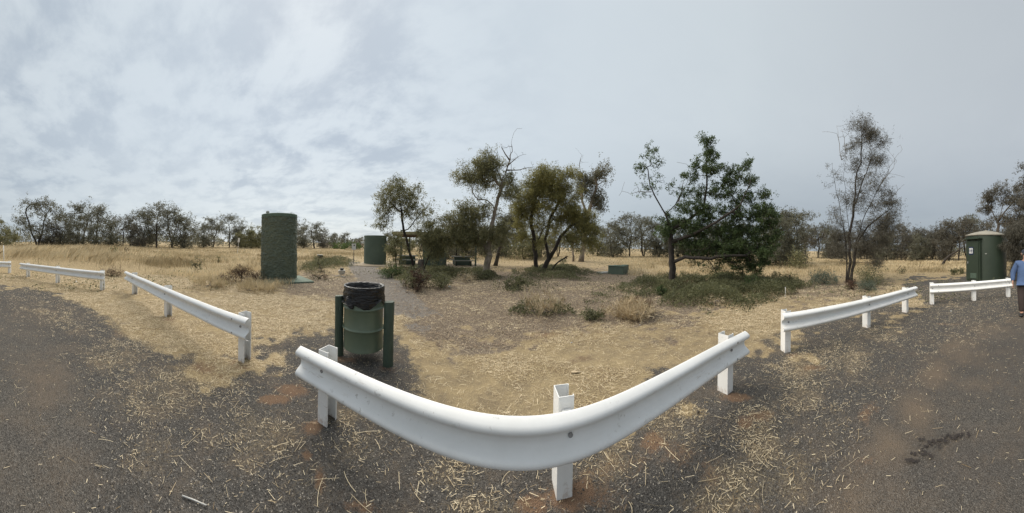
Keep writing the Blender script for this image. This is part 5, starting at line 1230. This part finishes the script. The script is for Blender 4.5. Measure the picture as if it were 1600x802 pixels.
def person():
    M_SKIN = paint('skin', (0.42, 0.24, 0.17), (0.36, 0.19, 0.13), .55, 20); M_KNIT = paint('blue_knit', (0.075, 0.125, 0.245), (0.06, 0.10, 0.20), .9, 30, 0, bump=.5)
    M_TROU = paint('brown_trousers', (0.055, 0.040, 0.036), (0.04, 0.03, 0.027), .9, 12, 0, bump=.3); M_SHOE = paint('black_shoe', (.012, .012, .012), (.02, .02, .02), .5, 10); M_CAP = paint('dark_cap', (.03, .035, .05), (.02, .025, .04), .9, 20); M_HAIR = paint('grey_hair', (.3, .29, .27), (.2, .19, .18), .9, 40)
    B = gp(1604, 493, True); th = math.atan2(B.x, B.y)
    e = empty('person', B, -th, 'person in a blue jumper and brown trousers walking at the right edge', 'person'); e.scale = (1.28, 1.12, 1.0)
    # body: one surface, facing local -y; walking, right leg (image left) planted forward
    J = dict(pel=(0, 0, .90), bel=(0, -.03, 1.03), che=(0, -.01, 1.24), sho=(0, 0, 1.38), nec=(0, -.01, 1.46), jaw=(0, -.035, 1.53), hd=(0, -.02, 1.61),
             sr=(-.17, 0, 1.37), er=(-.27, .01, 1.12), wr=(-.275, -.06, .89), pr=(-.275, -.075, .82), sl_=(.17, 0, 1.37), el=(.27, .01, 1.12), wl=(.27, .04, .89), pl=(.27, .04, .82),
             hr=(-.10, 0, .86), kr=(-.10, -.06, .48), ar=(-.095, -.02, .09), tr=(-.11, -.17, .035), hl=(.10, 0, .86), kl=(.10, .02, .47), al=(.095, .16, .10), tl=(.11, .05, .04))
    K = list(J); idx = {k: i for i, k in enumerate(K)}
    E = [('pel', 'bel'), ('bel', 'che'), ('che', 'sho'), ('sho', 'nec'), ('nec', 'jaw'), ('jaw', 'hd'), ('sho', 'sr'), ('sr', 'er'), ('er', 'wr'), ('wr', 'pr'), ('sho', 'sl_'), ('sl_', 'el'), ('el', 'wl'), ('wl', 'pl'), ('pel', 'hr'), ('hr', 'kr'), ('kr', 'ar'), ('ar', 'tr'), ('pel', 'hl'), ('hl', 'kl'), ('kl', 'al'), ('al', 'tl')]
    RD = dict(pel=(.15, .12), bel=(.17, .16), che=(.16, .13), sho=(.12, .09), nec=.055, jaw=(.062, .07), hd=(.078, .092), sr=.065, er=.045, wr=(.028, .02), pr=(.038, .018), sl_=.065, el=.045, wl=(.028, .02), pl=(.038, .018), hr=.095, kr=.06, ar=.04, tr=.035, hl=.095, kl=.06, al=.04, tl=.035)
    skin_obj('body', [J[k] for k in K], [(idx[a], idx[b]) for a, b in E], [RD[k] for k in K], M_SKIN, e, 0)
    def part(name, keys, edges, rr, mat):
        ix = {k: i for i, k in enumerate(keys)}; return skin_obj(name, [J[k] for k in keys], [(ix[a], ix[b]) for a, b in edges], rr, mat, e, 0)
    J['hem'] = (0, -.02, .86); J['cufr'] = (-.275, -.05, .905); J['cufl'] = (.27, .035, .905); J['col'] = (0, -.005, 1.44)
    part('jumper', ['bel', 'che', 'sho', 'col', 'sr', 'er', 'cufr', 'sl_', 'el', 'cufl', 'hem'], [('bel', 'che'), ('che', 'sho'), ('sho', 'col'), ('sho', 'sr'), ('sr', 'er'), ('er', 'cufr'), ('sho', 'sl_'), ('sl_', 'el'), ('el', 'cufl'), ('bel', 'hem')],
         [(.20, .19), (.185, .155), (.145, .11), (.075, .075), .085, .068, .042, .085, .068, .042, (.185, .16)], M_KNIT)
    J['cr'] = (-.097, -.02, .10); J['cl_'] = (.097, .155, .11)
    part('trousers', ['pel', 'hr', 'kr', 'cr', 'hl', 'kl', 'cl_', 'hem'], [('pel', 'hr'), ('hr', 'kr'), ('kr', 'cr'), ('pel', 'hl'), ('hl', 'kl'), ('kl', 'cl_'), ('pel', 'hem')], [(.17, .14), .115, .082, .07, .115, .082, .07, (.165, .14)], M_TROU)
    for a, t in (('ar', 'tr'), ('al', 'tl')):
        A_, T_ = Vector(J[a]), Vector(J[t]); A2 = Vector((A_.x, A_.y + .05, max(.045, A_.z - .045)))
        skin_obj('shoe', [A2, A_.lerp(T_, .5) - Vector((0, 0, .005)), T_ + Vector((0, -.03, 0))], [(0, 1), (1, 2)], [(.045, .045), (.05, .045), (.045, .035)], M_SHOE, e)
    for s, w, p in ((-1, 'wr', 'pr'), (1, 'wl', 'pl')):
        P = Vector(J[p])
        for k in range(4):
            b = P + Vector((s * .0 + 0, (k - 1.5) * .019, -.02)); L = (.062, .07, .066, .052)[k]
            skin_obj('finger', [b, b + Vector((-s * .004, -.004, -L * .5)), b + Vector((-s * .018, -.010, -L))], [(0, 1), (1, 2)], [.0098, .009, .0075], M_SKIN, e, 0, 1)
        b = P + Vector((0, -.022, .03)); skin_obj('thumb', [b, b + Vector((-s * .008, -.022, -.025)), b + Vector((-s * .014, -.03, -.055))], [(0, 1), (1, 2)], [.012, .011, .009], M_SKIN, e, 0, 1)
    # head details
    MB().tube([(0, -.105, 1.615), (0, -.128, 1.585), (0, -.105, 1.575)], [.008, .014, .010], 8).build('nose', M_SKIN, e, True)
    for s in (-1, 1):
        MB().lathe([(.001, -.012), (.011, -.006), (.011, .006), (.001, .012)], 10, cx=s * .032, cy=-.098).build('eye', M_BLACK, e, True).location.z = 1.625
        MB().tube([(s * .083, -.01, 1.64), (s * .095, 0, 1.62), (s * .088, -.005, 1.58)], [.012, .014, .010], 8).build('ear', M_SKIN, e, True)
    MB().tube([(-.028, -.103, 1.545), (0, -.110, 1.543), (.028, -.103, 1.545)], [.004, .007, .004], 6).build('mouth', M_ROCK, e, True)
    MB().lathe([(.082, 1.60), (.092, 1.62), (.090, 1.66)], 24, cy=-.004).build('hair', M_HAIR, e, True)
    MB().lathe([(.094, 1.645), (.096, 1.67), (.085, 1.71), (.05, 1.735), (.001, 1.742)], 24, cy=-.012).build('cap', M_CAP, e, True)
    MB().add([(-.07, -.08, 1.655), (.07, -.08, 1.655), (.055, -.16, 1.645), (0, -.18, 1.643), (-.055, -.16, 1.645)] + [(-.07, -.08, 1.649), (.07, -.08, 1.649), (.055, -.16, 1.639), (0, -.18, 1.637), (-.055, -.16, 1.639)], [(0, 1, 2, 3, 4), (9, 8, 7, 6, 5)] + [(i, 5 + i, 5 + (i + 1) % 5, (i + 1) % 5) for i in range(5)]).build('cap_brim', M_CAP, e)
person()
